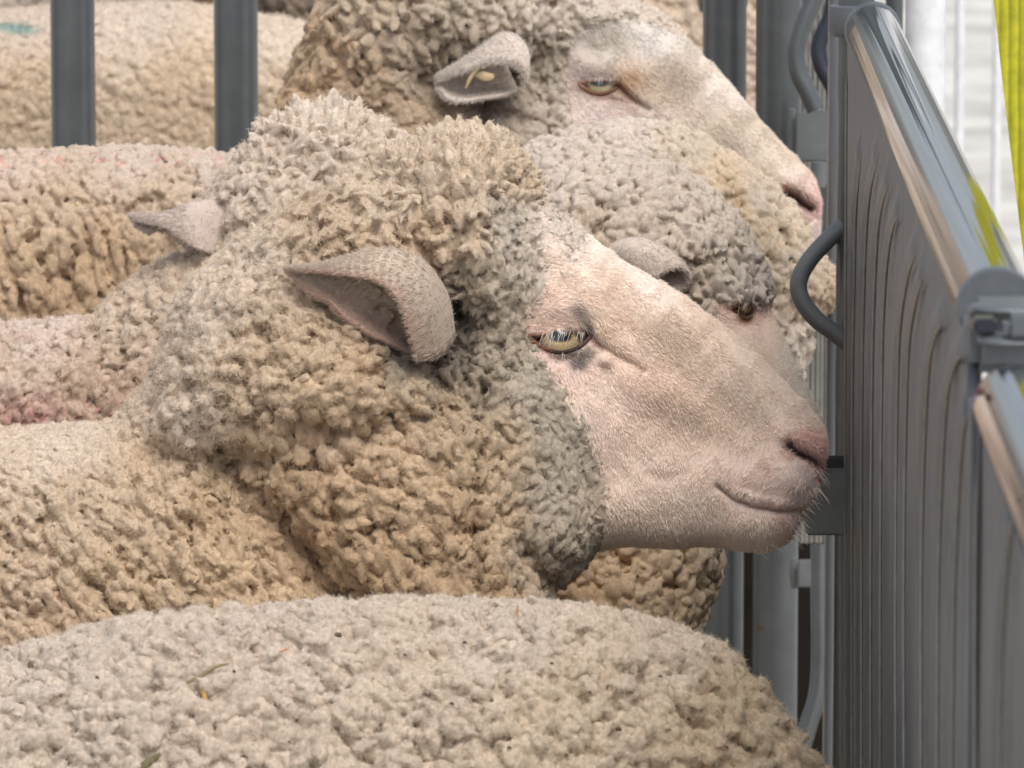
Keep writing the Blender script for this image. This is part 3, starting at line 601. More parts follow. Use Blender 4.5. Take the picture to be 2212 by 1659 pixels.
ln_ = catmull([[1772,1010,10],[1771,1050,10],[1752,1084,20],[1734,1105,20],[1722,1135,20],[1700,1166,20],[1620,1184,20]], 200)[(t * 199).astype(int)]
p = np.stack([ln_[:, 0] - 4, -ln_[:, 1], ln_[:, 2] + g.uniform(0, 60, n)], 1); d = np.stack([g.uniform(.5, 1, n), -g.uniform(.2, 1.1, n), g.normal(0, .3, n)], 1); L = g.uniform(8, 34, n)
row = [p]
for k in range(4): row.append(row[-1] + d * (L / 4)[:, None]); d[:, 1] -= .06
hairs('whiskers', world(np.stack(row, 1).reshape(-1, 3), HD).reshape(n, 5, 3), .6 * HD / FPX, M_FUZZ, hero, np.tile(lin((226, 216, 204)), (n, 1)))
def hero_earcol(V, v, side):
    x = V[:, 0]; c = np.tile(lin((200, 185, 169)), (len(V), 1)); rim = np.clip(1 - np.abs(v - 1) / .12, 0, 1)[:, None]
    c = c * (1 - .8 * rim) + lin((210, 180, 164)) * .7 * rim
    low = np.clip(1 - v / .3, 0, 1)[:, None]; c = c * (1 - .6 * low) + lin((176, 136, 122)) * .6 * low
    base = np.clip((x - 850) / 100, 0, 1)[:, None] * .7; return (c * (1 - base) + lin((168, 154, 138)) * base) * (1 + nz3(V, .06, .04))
def place(rows, dz): return [[(x, y, d + dz) for (x, y, d) in r] for r in rows]
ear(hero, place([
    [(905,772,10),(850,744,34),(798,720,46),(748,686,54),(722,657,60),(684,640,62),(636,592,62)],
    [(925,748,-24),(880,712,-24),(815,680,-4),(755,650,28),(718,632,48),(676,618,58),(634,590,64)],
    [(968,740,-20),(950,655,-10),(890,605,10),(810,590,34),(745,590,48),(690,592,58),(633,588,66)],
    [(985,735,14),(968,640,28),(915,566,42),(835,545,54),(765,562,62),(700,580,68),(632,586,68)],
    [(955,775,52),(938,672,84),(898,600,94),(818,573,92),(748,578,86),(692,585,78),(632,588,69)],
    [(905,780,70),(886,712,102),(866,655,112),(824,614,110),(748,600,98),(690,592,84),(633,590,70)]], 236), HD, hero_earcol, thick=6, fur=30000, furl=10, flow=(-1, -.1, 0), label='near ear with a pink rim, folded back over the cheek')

# ---- the back in the very front
D2 = 3.55
p2 = [dict(poly=[(-400,1500),(-200,1465),(0,1440),(150,1398),(300,1365),(450,1348),(700,1330),(950,1322),(1150,1330),(1320,1348),(1450,1380),(1530,1412),(1572,1450),(1612,1492),(1662,1555),(1712,1612),(1752,1672),(1820,1850),(1700,2050),(-400,2050)], W=[(0,1700,420),(1000,1700,430),(1600,1700,330)], R=430)]
f2 = field([(100,1430,13,1.6,5,40,.6,(214,206,198)),(600,1370,13,1.5,0,45,.65,(216,207,198)),(1100,1360,12,1.5,10,45,.65,(216,208,198)),(1450,1400,13,1.5,30,40,.8,(214,204,188)),(200,1540,17,1.5,20,40,.8,(212,204,194)),(500,1560,19,1.4,40,40,.9,(214,204,192)),(900,1500,16,1.4,45,40,.8,(214,204,190)),
    (1200,1520,16,1.5,45,35,.8,(216,204,184)),(1550,1520,15,1.8,40,20,.8,(216,200,172)),(1600,1620,15,1.8,45,20,.9,(216,200,172)),(100,1640,20,1.4,30,40,.9,(210,202,190)),(700,1640,20,1.4,60,40,.9,(212,202,188)),(1200,1640,18,1.4,50,40,.9,(216,204,184))])
_f2 = f2
def f2(P):
    q = _f2(P); q['c'] = q['c'] * np.array([.93, .92, .89]); return q
b2 = at(500, 1700, D2)
back_sheep = sheep('front', D2, p2, f2, 'nearest sheep, only its broad pale woolly back showing along the bottom', b2, h=9,
    clusters=[dict(size=76, amp=66, seed=8, elong=1.5, ang=40), dict(size=36, amp=14, seed=18)], sub=2, fuzzn=190000, fuzzl=9, fuzzr=.55, seed=21)

# ---- face behind the hero (3)
D3 = 4.32
p3 = [dict(poly=[(1560,520),(1620,570),(1655,640),(1672,690),(1705,755),(1745,838),(1770,888),(1786,935),(1790,975),(1775,1005),(1700,1030),(1500,1000),(1400,900),(1330,740),(1400,560)], W=[(1770,950,50),(1680,850,80),(1640,700,105),(1560,650,150),(1450,800,160),(1600,900,120)], R=95),
      dict(poly=[(950,600),(1050,480),(1150,415),(1210,378),(1300,352),(1420,358),(1500,395),(1565,455),(1612,520),(1645,580),(1652,630),(1640,662),(1580,655),(1548,700),(1520,780),(1450,850),(1300,850),(1000,900)], W=[(1300,550,180),(1450,500,170),(1600,600,140),(1500,700,175),(1200,500,150)], R=150, k=14),
      dict(poly=[(900,850),(1400,950),(1520,1100),(1543,1170),(1546,1215),(1520,1290),(1492,1340),(1455,1400),(1430,1500),(1400,2000),(500,2000),(600,1200)], W=[(1450,1200,120),(1300,1300,200),(900,1500,250)], R=120, k=14)]
s3 = [(1548,640),(1600,655),(1655,668),(1700,600),(1850,800),(1850,1050),(1500,1050),(1490,860),(1520,740)]
f3 = field([(1200,420,11,1.4,20,50,.8,(212,203,192)),(1350,390,12,1.3,0,50,.8,(208,199,188)),(1250,500,13,1.4,60,40,.9,(198,184,164)),(1400,470,11,1.4,60,50,1,(206,196,182)),(1500,440,9,1.6,60,40,.9,(206,198,188)),(1560,520,8,2.4,82,14,.9,(204,196,184)),(1620,600,8,2.2,85,15,.7,(200,194,186)),(1500,600,9,2.2,80,18,.9,(202,190,174)),(1480,700,7,2,90,25,.8,(196,186,170)),
    (1300,1200,13,1.5,80,30,1,(216,190,150)),(1450,1220,12,1.5,95,25,1,(216,194,158)),(1250,1300,14,1.4,70,40,1,(210,178,134)),(1530,1200,12,1.7,95,20,.9,(216,200,170)),(1400,1350,12,1.5,90,30,1,(214,192,156))])
c3 = colfield([(1580,640,(206,190,180)),(1600,700,(222,206,196)),(1650,720,(216,204,190)),(1700,800,(232,216,202)),(1750,880,(234,214,202)),(1780,940,(228,190,172)),(1640,660,(196,188,182)),(1640,850,(220,206,192))], 20, 4)
def col3(P): return spots(P, np.minimum((soften(c3(P), .2) * .6 + .4 * lin((230, 216, 202))) * np.array([1.36, 1.16, 1.12]), .94) * (1 + nz3(P, .07, .04)), [(1600,668,20,5,5,(96,66,56),.85),(1603,688,11,7,0,(176,116,66),.85)])
def rel3(x, y): return gauss(x, y, 1436, 620, 36, 32, 0, -70) + groove(x, y, [(1580,668),(1605,664),(1625,668)], 8, -14) + gauss(x, y, 1600, 645, 32, 12, 0, 9) + gauss(x, y, 1600, 690, 22, 22, 0, -6) + groove(x, y, [(1640,690),(1650,760),(1680,860)], 16, -8) + groove(x, y, [(1770,965),(1785,972)], 8, -16)
flow3 = lambda p: np.tile([.5, -.85, 0], (len(p), 1))
sh3, V, F, N = sheep('face', D3, p3, f3, 'grey-polled sheep half hidden behind the front ram\'s face, small rolled ear', at(700, 1300, D3), h=7, skinpoly=s3, skincol=col3, bald=[[(1385,585),(1440,575),(1490,600),(1490,655),(1430,680),(1390,640)]], relief=rel3,
    clusters=[dict(size=56, amp=30, seed=31), dict(size=28, amp=9, seed=32)], fuzzn=50000, fuzzl=6, fuzzr=.5, furn=22000, furl=6, furflow=flow3, seed=31)
cache_surface(V, N); dz = float(front_d.cache([(1600, 668)])[0])
make_eye(sh3, D3, (1602, 668), 24, dz + 12, [(1578,668),(1590,661),(1608,659),(1626,664),(1618,674),(1600,678),(1586,674)], (1606, 667), 13, [(1578,668,(110,74,60)),(1608,659,(150,120,104)),(1600,678,(120,76,54))], sink=.8, lid_r=3, iris=(120, 88, 52),
    lashes=[(1590,660,1624,662,.1,1,22,17,(190,176,160))])
def pale_ear(V, v, side): return np.tile(lin((208, 196, 184)), (len(V), 1)) * (1 + nz3(V, .08, .05)) * np.where(side == 1, 1., .98)[:, None]
dz = 178
def ring(c, s1, s2, ph): return tuple(c[k] + s1 * (.855, 0, -.52)[k] * math.cos(ph) + s2 * (-.26, .86, -.44)[k] * math.sin(ph) for k in range(3))
ear(sh3, place([[ring((1328,546,-20), 26, 22, a_), ring((1366,552,8), 44, 36, a_), ring((1408,576,30), 48, 40, a_), ring((1434,600,42), 46, 38, a_), ring((1446,612,46), 41, 33, a_)] for a_ in np.linspace(0, 2 * math.pi, 13)], dz), D3, pale_ear, thick=7, nu=22, nv=40, fur=8000, furl=8, flow=(.3, .6, 0), label='small rolled ear with a dark opening, above the front ram\'s nose')

# ---- sheep with the left ear, head turned away behind the hero (6)
D6 = 4.42
p6 = [dict(poly=[(440,520),(448,440),(500,365),(560,322),(600,268),(700,238),(762,252),(840,286),(905,335),(1000,420),(1050,600),(900,800),(500,900),(330,820),(300,700),(380,590)], W=[(700,500,190),(500,600,170),(900,500,170),(700,300,150)], R=170),
      dict(poly=[(-400,735),(-100,722),(0,714),(150,704),(215,692),(250,650),(310,600),(380,560),(600,560),(800,800),(700,1300),(-400,1500)], W=[(0,900,220),(300,800,200),(600,900,200)], R=170, k=20)]
f6 = field([(700,270,8,2.6,-70,40,1,(224,216,204)),(600,320,8,2.4,-60,50,1,(218,206,192)),(800,320,9,1.5,-50,50,1,(218,206,190)),(700,380,9,1.8,60,35,.8,(210,198,182)),(500,420,10,1.5,40,40,.8,(210,198,184)),(550,500,9,1.6,50,40,.7,(206,194,178)),(400,620,10,1.5,30,40,.7,(204,188,168)),(260,680,10,1.5,40,40,.7,(208,192,172)),
    (100,730,10,1.5,60,40,.7,(214,200,190)),(50,800,11,1.6,70,30,.8,(206,190,174)),(200,830,11,1.7,80,30,.8,(200,178,156)),(80,900,10,1.6,70,30,.8,(206,170,158)),(260,900,10,1.6,80,30,.8,(196,172,150))])
f6b = f6
def f6(P):
    q = f6b(P); x, y = P[:, 0], -P[:, 1]
    w = np.clip(gauss(x, y, 90, 905, 90, 14, 0, 1) + gauss(x, y, 30, 730, 60, 9, 0, .5) + gauss(x, y, 230, 890, 30, 20, 0, .7), 0, 1) * np.clip(np.sin(x * .13) * np.sin(y * .17 + x * .05) * 1.6, 0, 1); q['c'] = q['c'] * (1 - .7 * w[:, None]) + lin((206, 130, 124)) * .45 * w[:, None]; return q
sh6, V, F, N = sheep('left_ear', D6, p6, f6, 'fluffy sheep behind the front ram, one thin ear poking out left', at(100, 1100, D6), h=8, tilt=lambda P: gauss(P[:, 0], -P[:, 1], 700, 280, 250, 90, 0, .8), clusters=[dict(size=66, amp=30, seed=61), dict(size=30, amp=9, seed=62)], fuzzn=90000, fuzzl=11, fuzzr=.55, seed=61)
def ear6c(V, v, side): return (np.tile(lin((200, 186, 176)), (len(V), 1)) * (1 + nz3(V, .08, .05))) * np.where(v > .8, 1, .98)[:, None]
ear(sh6, place([
    [(520,560,-50),(420,545,10),(385,515,20),(355,500,24),(325,505,18),(300,490,10)],
    [(520,535,-60),(425,515,-16),(385,495,-6),(350,486,4),(322,486,6),(294,474,6)],
    [(520,440,-60),(425,448,6),(385,462,10),(350,468,14),(318,468,12),(290,468,8)],
    [(520,452,-10),(425,452,44),(388,466,42),(352,472,36),(318,470,26),(291,470,12)],
    [(520,520,0),(430,512,60),(395,498,54),(358,486,46),(322,478,32),(292,472,14)],
    [(520,562,-20),(440,545,60),(402,520,58),(366,494,50),(326,484,34),(294,476,14)]], 95), D6, ear6c, thick=8, nu=22, nv=26, fur=7000, furl=9, flow=(-.9, .2, 0), label='thin pinkish ear curling outward to the left')

# ---- fleece hump under the top sheep's chin (4)
D4 = 4.62
p4 = [dict(poly=[(950,600),(1080,370),(1200,300),(1330,276),(1460,282),(1502,302),(1560,346),(1640,386),(1690,442),(1722,500),(1762,556),(1802,600),(1806,645),(1788,672),(1742,690),(1735,750),(1712,830),(1640,900),(1580,1100),(1545,1220),(1522,1290),(1495,1360),(1482,1420),(1400,2000),(700,2000),(800,900)], W=[(1300,500,190),(1600,500,160),(1700,600,110),(1500,900,150),(1450,1300,120)], R=150)]
f4 = field([(1200,320,11,1.4,10,50,.8,(214,206,198)),(1350,310,12,1.4,20,40,.8,(216,208,198)),(1480,320,11,1.5,60,40,.9,(214,204,186)),(1560,400,14,1.6,60,18,.9,(218,200,168)),(1600,470,16,1.5,70,20,.9,(222,200,162)),(1660,520,14,1.7,80,20,.9,(212,196,168)),(1720,580,10,1.5,80,40,.9,(200,190,172)),(1700,640,9,1.6,80,40,.9,(196,182,160)),(1780,630,9,1.4,60,40,.9,(190,172,146)),(1640,440,12,1.5,50,30,.9,(214,204,188)),(1710,740,10,1.5,80,40,.9,(204,196,186)),(1510,1300,10,1.5,80,40,.9,(196,182,158))])
sh4 = sheep('hump', D4, p4, f4, 'rounded hump of pale curled fleece under the rear ram\'s chin', at(900, 1300, D4), h=8, clusters=[dict(size=60, amp=32, seed=41, elong=1.4, ang=70), dict(size=30, amp=9, seed=42)], fuzzn=45000, fuzzl=7, fuzzr=.6, seed=41)

# ---- top sheep, second profile (5)
D5 = 4.9
p5 = [dict(poly=[(1180,-120),(1260,-60),(1320,-12),(1390,22),(1460,66),(1530,130),(1590,198),(1640,260),(1690,315),(1732,352),(1760,390),(1771,430),(1768,462),(1770,490),(1758,530),(1730,556),(1690,560),(1600,640),(1400,640),(1250,560),(1150,420),(1100,200),(1120,0)],
           W=[(1760,430,78),(1700,450,104),(1720,530,88),(1600,350,90),(1500,200,84),(1400,100,105),(1280,60,160),(1290,190,182),(1400,330,160),(1550,450,125),(1250,350,180)], R=84),
      dict(poly=[(760,-320),(735,-60),(700,30),(662,110),(632,180),(604,250),(560,340),(500,900),(1150,900),(1290,560),(1260,400),(1238,320),(1226,260),(1216,200),(1216,120),(1232,40),(1250,-40),(1260,-320)], W=[(900,150,215),(1150,300,220),(1200,50,200),(700,200,170)], R=170, k=12)]
s5 = [(1500,90),(1440,72),(1380,48),(1300,50),(1245,80),(1222,110),(1216,150),(1220,220),(1236,290),(1262,380),(1300,700),(1900,700),(1900,90)]
f5 = field([(1300,0,5.5,1.7,35,30,.6,(208,200,192)),(1400,40,4.5,1.8,35,25,.45,(212,204,194)),(1470,80,4,1.8,40,25,.4,(212,202,190)),(800,40,12,2.4,55,20,.9,(192,176,152)),(900,80,12,2.4,50,20,.9,(184,170,148)),(1000,40,10,1.8,50,40,1,(188,178,160)),(1120,30,9,1.7,80,40,1,(198,190,176)),(1200,60,7,2,100,25,.9,(206,198,188)),(700,150,11,2,45,20,.8,(190,166,130)),(650,220,11,1.8,50,30,.8,(186,158,118)),(800,200,10,1.9,30,25,.9,(180,158,128)),(900,170,10,2,35,25,.9,(168,154,134)),
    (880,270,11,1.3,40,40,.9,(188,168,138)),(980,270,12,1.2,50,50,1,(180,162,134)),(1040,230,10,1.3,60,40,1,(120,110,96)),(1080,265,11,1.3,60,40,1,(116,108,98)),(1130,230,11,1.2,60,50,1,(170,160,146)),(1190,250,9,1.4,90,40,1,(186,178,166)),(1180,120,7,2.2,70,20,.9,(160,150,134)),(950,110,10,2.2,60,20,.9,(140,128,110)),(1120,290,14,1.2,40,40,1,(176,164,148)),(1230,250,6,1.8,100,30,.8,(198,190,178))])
_c5 = colfield([(1250,0,(212,205,198)),(1400,80,(214,206,196)),(1300,110,(196,184,168)),(1260,170,(208,190,178)),(1350,190,(208,182,152)),(1400,200,(206,184,158)),(1330,240,(222,200,188)),(1300,260,(226,206,196)),(1450,200,(200,180,158)),(1550,300,(206,188,164)),(1500,330,(206,190,172)),(1560,180,(220,206,190)),(1650,330,(214,198,176)),(1700,380,(218,202,182)),(1650,400,(210,190,164)),(1735,400,(222,196,180)),(1750,430,(222,178,168)),(1700,405,(212,184,162)),(1700,440,(202,166,144)),(1725,500,(200,172,160)),(1755,520,(222,204,198)),(1380,250,(206,186,172))], 20, 4)
def col5(P):
    c = spots(P, soften(_c5(P), .3) * (1 + nz3(P, .06, .04)), [(1290,210,38,6,12,(140,100,82),.6),(1250,188,14,4,30,(170,126,110),.5),(1335,195,16,7,38,(110,74,56),.85),(1362,218,14,6,35,(130,90,66),.7),(1355,180,16,12,0,(204,168,126),.5),(1688,404,5,4,0,(150,84,50),.8)])
    g_ = groove(P[:, 0], -P[:, 1], [(1697,421),(1715,430),(1732,440),(1745,450)], 11, 1)[:, None]; return c * (1 - .9 * g_) + lin((90, 40, 36)) * .9 * g_
L5 = [(1246,188),(1268,183),(1295,179),(1318,181),(1336,190),(1324,202),(1300,212),(1272,207)]
def rel5(x, y):
    z = gauss(x, y, 1060, 170, 74, 44, -12, -105) + gauss(x, y, 1070, 262, 50, 22, 20, -40)
    z += gauss(x, y, 1295, 150, 55, 18, 8, 14) + gauss(x, y, 1365, 160, 26, 34, -20, 12) + gauss(x, y, 1290, 195, 66, 36, 10, -14)
    z += groove(x, y, [(1332,192),(1352,212),(1395,242)], 9, -13) + gauss(x, y, 1420, 250, 90, 24, 30, 9) + gauss(x, y, 1500, 340, 100, 30, 38, -8)
    z += groove(x, y, [(1697,421),(1715,430),(1732,440),(1744,450)], 12, -52) + gauss(x, y, 1728, 405, 34, 13, 34, 12) + gauss(x, y, 1730, 520, 22, 26, -40, 10) + groove(x, y, [(1752,470),(1745,478),(1730,482),(1690,500)], 7, -16) + gauss(x, y, 1685, 455, 20, 20, 0, 8)
    d, ins = seg_dist(x, y, smooth_poly(L5)); s = np.where(ins, d, -d); return z - 36 * np.clip(s / 7, 0, 1)
flow5 = lambda p: np.tile([.72, -.7, 0], (len(p), 1))
sh5, V, F, N = sheep('rear', D5, p5, f5, 'rear ram in profile at the top, dark wool around its cupped ear', at(650, 800, D5), h=7, skinpoly=s5, skincol=col5, bald=[[(985,175),(1060,135),(1130,140),(1128,190),(1060,212),(985,212)]], relief=rel5, refine_fn=fine((1230,130,1410,260),(1670,370,1790,560)),
    tilt=lambda P: gauss(P[:, 0], -P[:, 1], 900, 60, 250, 90, 0, .7), clusters=[dict(size=62, amp=34, seed=51, elong=1.6, ang=45), dict(size=30, amp=9, seed=52)], sub=2, fuzzn=50000, fuzzl=7, fuzzr=.55, furn=60000, furl=10, furflow=flow5, seed=51)
cache_surface(V, N); dz = float(front_d.cache([(1290, 222)])[0])
make_eye(sh5, D5, (1294, 192), 44, dz - 6, L5, (1294, 189), 34, [(1248,186,(150,122,108)),(1295,178,(170,146,134)),(1334,186,(100,66,50)),(1300,214,(104,72,56)),(1270,206,(118,84,68))], sink=.8, lid_r=4.5, iris=(184, 172, 136),
    lashes=[(1270,176,1325,176,0,1,22,13,(206,200,192))])
dz = 190
def ear5c(V, v, side): 
    c = np.tile(lin((204, 194, 184)), (len(V), 1)) * (1 + nz3(V, .08, .05)); i = ((v < .45) & (V[:, 0] > 1020))[:, None]; return np.where(i, c * .85 + lin((180, 150, 110)) * .15, c)
ear(sh5, place([
    [(1118,205,20),(1085,218,50),(1045,224,60),(1000,232,66),(970,226,66),(952,205,60)],
    [(1110,180,-30),(1080,200,-20),(1040,205,-4),(1005,212,16),(975,210,36),(950,195,54)],
    [(1095,140,-36),(1065,150,-34),(1030,165,-14),(1000,180,10),(972,190,34),(948,188,54)],
    [(1105,85,0),(1070,92,6),(1030,125,14),(995,150,26),(970,168,40),(950,180,54)],
    [(1140,120,50),(1100,98,62),(1045,128,64),(1002,152,60),(972,168,58),(950,180,56)],
    [(1140,180,62),(1124,142,84),(1068,140,86),(1014,158,80),(978,172,68),(951,186,58)],
    [(1128,200,60),(1128,170,76),(1078,152,84),(1020,166,78),(982,178,68),(952,190,58)]], dz), D5, ear5c, thick=8, nu=26, nv=34, fur=12000, furl=8, flow=(-.7, .2, 0), label='cupped ear turned back, its hollow open to the camera')

# ---- middle-left back (7), backs beyond the fence (8..11)
D7 = 4.78
p7 = [dict(poly=[(-400,352),(0,350),(130,340),(240,334),(360,336),(500,346),(620,372),(720,460),(760,600),(700,1000),(-400,1000)], W=[(0,600,250),(400,600,240),(650,600,170)], R=210)]
_f7 = field([(50,370,9,1.5,70,30,.9,(208,192,178)),(300,350,9,1.5,80,30,.9,(208,194,182)),(500,370,9,1.4,70,40,.8,(206,194,182)),(100,450,9,1.7,80,16,1,(200,180,152)),(350,430,9,1.4,80,30,1,(198,180,154)),(60,560,8,2.2,75,12,1,(198,174,138)),(250,560,8,2.4,82,10,1,(196,170,132)),(400,520,8,1.7,70,20,1,(190,168,136)),(150,680,8,2.2,80,12,1,(190,162,124))])
def f7(P):
    q = _f7(P); x, y = P[:, 0], -P[:, 1]; w = np.clip(1 - np.abs(y - 352) / 22, 0, 1) * np.clip(np.sin(x * .13 + y * .09) * np.sin(x * .047 + 1) * np.sin(y * .2 + x * .03) * 2.2 - .35, 0, 1) * .7
    q['c'] = q['c'] * (1 - w[:, None]) + lin((216, 150, 140)) * w[:, None]; return q
sheep('midleft', D7, p7, f7, 'tightly curled tan sheep back at the left edge, faint pink marks along its top', at(100, 800, D7), h=8, relief=lambda x, y: furrow(x, y, 83, 44, 38, 4) * np.clip((y - 400) / 70, 0, 1), clusters=[dict(size=40, amp=40, seed=71, elong=3.6, ang=82)], dens=1.1, fuzzn=30000, fuzzl=5, fuzzr=.55, seed=71)
D8 = 5.75
p8 = [dict(poly=[(-400,30),(-100,34),(0,28),(120,22),(300,12),(400,12),(520,28),(640,52),(720,80),(800,140),(850,400),(800,900),(-400,900)], W=[(0,300,220),(700,300,180)], R=200)]
_f8 = field([(100,60,10,1.4,60,50,.7,(214,202,190)),(300,60,10,1.4,60,50,.7,(218,208,196)),(600,90,10,1.4,60,50,.7,(220,210,196)),(100,200,10,1.5,60,40,.7,(214,196,168)),(400,200,11,1.5,60,40,.7,(216,198,170)),(650,200,10,1.5,60,40,.7,(214,198,172))])
def f8(P):
    q = _f8(P); x, y = P[:, 0], -P[:, 1]; w = np.clip(gauss(x, y, 55, 72, 24, 7, 5, 1.3) + gauss(x, y, 20, 66, 22, 6, 0, .7), 0, .8); q['c'] = q['c'] * (1 - w[:, None]) + lin((120, 160, 154)) * w[:, None]; return q
sheep('far', D8, p8, f8, 'pale cream sheep flank beyond the two grey uprights, small teal mark near the left edge', at(200, 600, D8), h=10, clusters=[dict(size=60, amp=8, seed=81)], fuzzn=70000, fuzzl=10, fuzzr=.5, seed=81)
D9 = 6.3
p9 = [dict(poly=[(350,-320),(368,-40),(392,18),(460,34),(560,70),(620,100),(700,130),(860,140),(860,-320)], W=[(600,0,120)], R=100)]
f9 = field([(420,10,12,1.5,60,40,.8,(178,152,116)),(600,10,12,1.7,75,30,1,(120,110,98)),(640,40,11,1.8,80,30,1,(160,146,128)),(720,40,12,1.6,80,30,1,(84,76,72))])
sheep('dark', D9, p9, f9, 'dark-stained curly neck glimpsed at the top edge behind the pale flank', at(600, 300, D9), h=9, clusters=[dict(size=60, amp=14, seed=91)], fuzzn=9000, fuzzl=9, seed=91)
D10 = 6.7
p10 = [dict(poly=[(-400,-320),(-400,120),(200,110),(395,90),(430,-60),(430,-320)], W=[(0,0,160)], R=120)]
f10 = field([(100,0,10,1.4,0,50,.7,(200,192,184)),(350,0,10,1.4,30,50,.7,(206,194,182))])
sheep('far10', D10, p10, f10, 'farthest sheep, a greyish strip of wool along the top left edge', at(0, 300, D10), h=10, clusters=[dict(size=60, amp=8, seed=101)], fuzzn=9000, fuzzl=10, seed=101)
D11 = 6.0
p11 = [dict(poly=[(1150,-320),(1800,-320),(1790,0),(1650,300),(1650,900),(1300,900),(1200,200)], W=[(1450,100,160)], R=120)]
f11 = field([(1400,30,11,1.5,60,40,.7,(214,198,174)),(1500,60,11,1.5,60,40,.7,(214,200,180)),(1620,200,11,1.5,60,40,.7,(212,192,176))])
sheep('far11', D11, p11, f11, 'cream fleece showing behind the rear ram\'s forehead, beyond the gate posts', at(1450, 500, D11), h=10, clusters=[dict(size=60, amp=8, seed=111)], fuzzn=20000, fuzzl=10, seed=111)

# ================================================================== ground, pen and fittings
M_STEEL = plain('grey_galvanised_steel', (.135, .148, .154), .32, .4, .5, 40, .14, .15, .0004)
t_ = M_STEEL.node_tree; b_ = t_.nodes['Principled BSDF']; prev = b_.inputs['Base Color'].links[0].from_socket
rn = ramp(t_, noise(t_, 26, 5, objvec(t_), .6), [(.70, (0, 0, 0)), (.745, (1, 1, 1))]); mx = t_.nodes.new('ShaderNodeMix'); mx.data_type = 'RGBA'
t_.links.new(rn, mx.inputs[0]); t_.links.new(prev, mx.inputs[6]); mx.inputs[7].default_value = (.16, .075, .03, 1); t_.links.new(mx.outputs[2], b_.inputs['Base Color'])
M_STEEL2 = plain('pale_grey_plate', (.2, .215, .22), .5, .1, .5, 60, .12, .1, .0003)
M_BLACK = plain('black_tube', (.035, .04, .055), .3, .3, .5)
M_PANEL = plain('ribbed_aluminium', (.18, .195, .215), .46, .15, .35, 30, .22, .12, .0005, (1, 9, .3))
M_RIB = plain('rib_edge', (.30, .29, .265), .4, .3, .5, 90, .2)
M_CHROME = plain('polished_rail', (.26, .27, .31), .10, 1, .5, 20, .3, 0, .001, (16, .05, 16))
M_WHITE = plain('white_painted_tube', (.85, .86, .88), .5, 0, .4)
M_CAST = plain('cast_alloy', (.15, .165, .18), .42, .3, .5, 50, .2, .3, .0008)
M_SHADE = plain('shade_board', (.02, .015, .012), .8, 0, .2, 20, .4)
M_YARD = plain('sunlit_concrete', (.62, .60, .56), .9, 0, .2, 3, .35, .6, .02)
M_FLOOR = plain('trodden_straw_floor', (.26, .215, .15), .95, 0, .1, 8, .5, .8, .03)
def quad_sheet(name, x0, y0, x1, y1, z, mat):
    bm = bmesh.new(); bmesh.ops.create_grid(bm, x_segments=8, y_segments=8, size=.5)
    for v in bm.verts: v.co = Vector((x0 + (v.co.x + .5) * (x1 - x0), y0 + (v.co.y + .5) * (y1 - y0), z))
    return tag(bmobj(name, bm, mat), kind='structure')
quad_sheet('ground', -150, -60, 150, 320, 0, M_YARD)
quad_sheet('pen_floor', -4, -3.2, 1.6, 3.4, .006, M_FLOOR)

def vtube(name, x, y, D, w, z0, z1, mat, parent=None, nseg=32):
    p = at(x, y, D); r = w / 2 * D / FPX
    return tube(name, [(p.x, p.y, z) for z in np.linspace(z0, z1, 6)], r, mat, parent, nseg)
def box(name, c, size, mat, parent=None, rot=None, bev=.0015):
    bm = bmesh.new(); bmesh.ops.create_cube(bm, size=1); bmesh.ops.scale(bm, verts=bm.verts, vec=size)
    bmesh.ops.bevel(bm, geom=bm.edges[:], offset=bev, segments=2, affect='EDGES')
    if rot: bmesh.ops.rotate(bm, verts=bm.verts, cent=(0, 0, 0), matrix=rot)
    bmesh.ops.translate(bm, verts=bm.verts, vec=c); return bmobj(name, bm, mat, parent)
def pbox(name, x0, y0, x1, y1, D, th, mat, parent=None, bev=.0015):
    a, b = at(x0, y0, D), at(x1, y1, D); c = (a + b) / 2
    return box(name, c, (abs(b.x - a.x), th, abs(a.z - b.z)), mat, parent, bev=bev)

# left hurdle: two uprights between its rails
hl = thing('hurdle', Vector((at(330, 200, 5.33).x, at(330, 200, 5.33).y, 0)), 'left hurdle of two thick grey uprights standing behind the tan sheep back', 'hurdle', 'steel hurdles')
vtube('upright', 158, 170, 5.33, 96, .10, 1.28, M_STEEL, hl); vtube('upright', 510, 170, 5.33, 95, .10, 1.28, M_STEEL, hl)
pa, pb = at(-260, 0, 5.33), at(900, 0, 5.33)
for z in (.12, 1.30): tube('rail', [(pa.x, pa.y, z), (pb.x, pb.y + .002, z)], .019, M_STEEL, hl)
vtube('upright', -250, 170, 5.33, 95, .10, 1.28, M_STEEL, hl)
vtube('upright', 890, 170, 5.33, 95, .10, 1.28, M_STEEL, hl)

# right-hand post group
po = at(1562, 900, 5.3)
p1 = thing('end_post', Vector((po.x, po.y, 0)), 'slim grey post with a rusty collar, left of the thicker post', 'post')
vtube('tube', 1561, 900, 5.3, 94, 0, 1.3, M_STEEL, p1)
c = at(1561, 10, 5.3); tube('collar', [(c.x, c.y, c.z + dz_) for dz_ in (-.006, .0, .006, .012, .03)], [.0205, .0222, .0228, .0222, .0222], M_STEEL, p1)
po = at(1676, 900, 5.25)
p2_ = thing('gate_post', Vector((po.x, po.y, 0)), 'thick dark grey tube post just left of the bent latch tubes and flat plates', 'post')
vtube('tube', 1677, 900, 5.25, 98, 0, 1.3, M_STEEL, p2_)
pl = pbox('plate', 1718, 238, 1800, 350, 5.16, .006, M_STEEL2, p2_)
w_ = at(1712, 295, 5.17); tube('weld', [(w_.x - .001, w_.y, w_.z - .024), (w_.x + .001, w_.y, w_.z), (w_.x - .001, w_.y, w_.z + .024)], [.003, .0055, .003], M_STEEL2, p2_, 12)
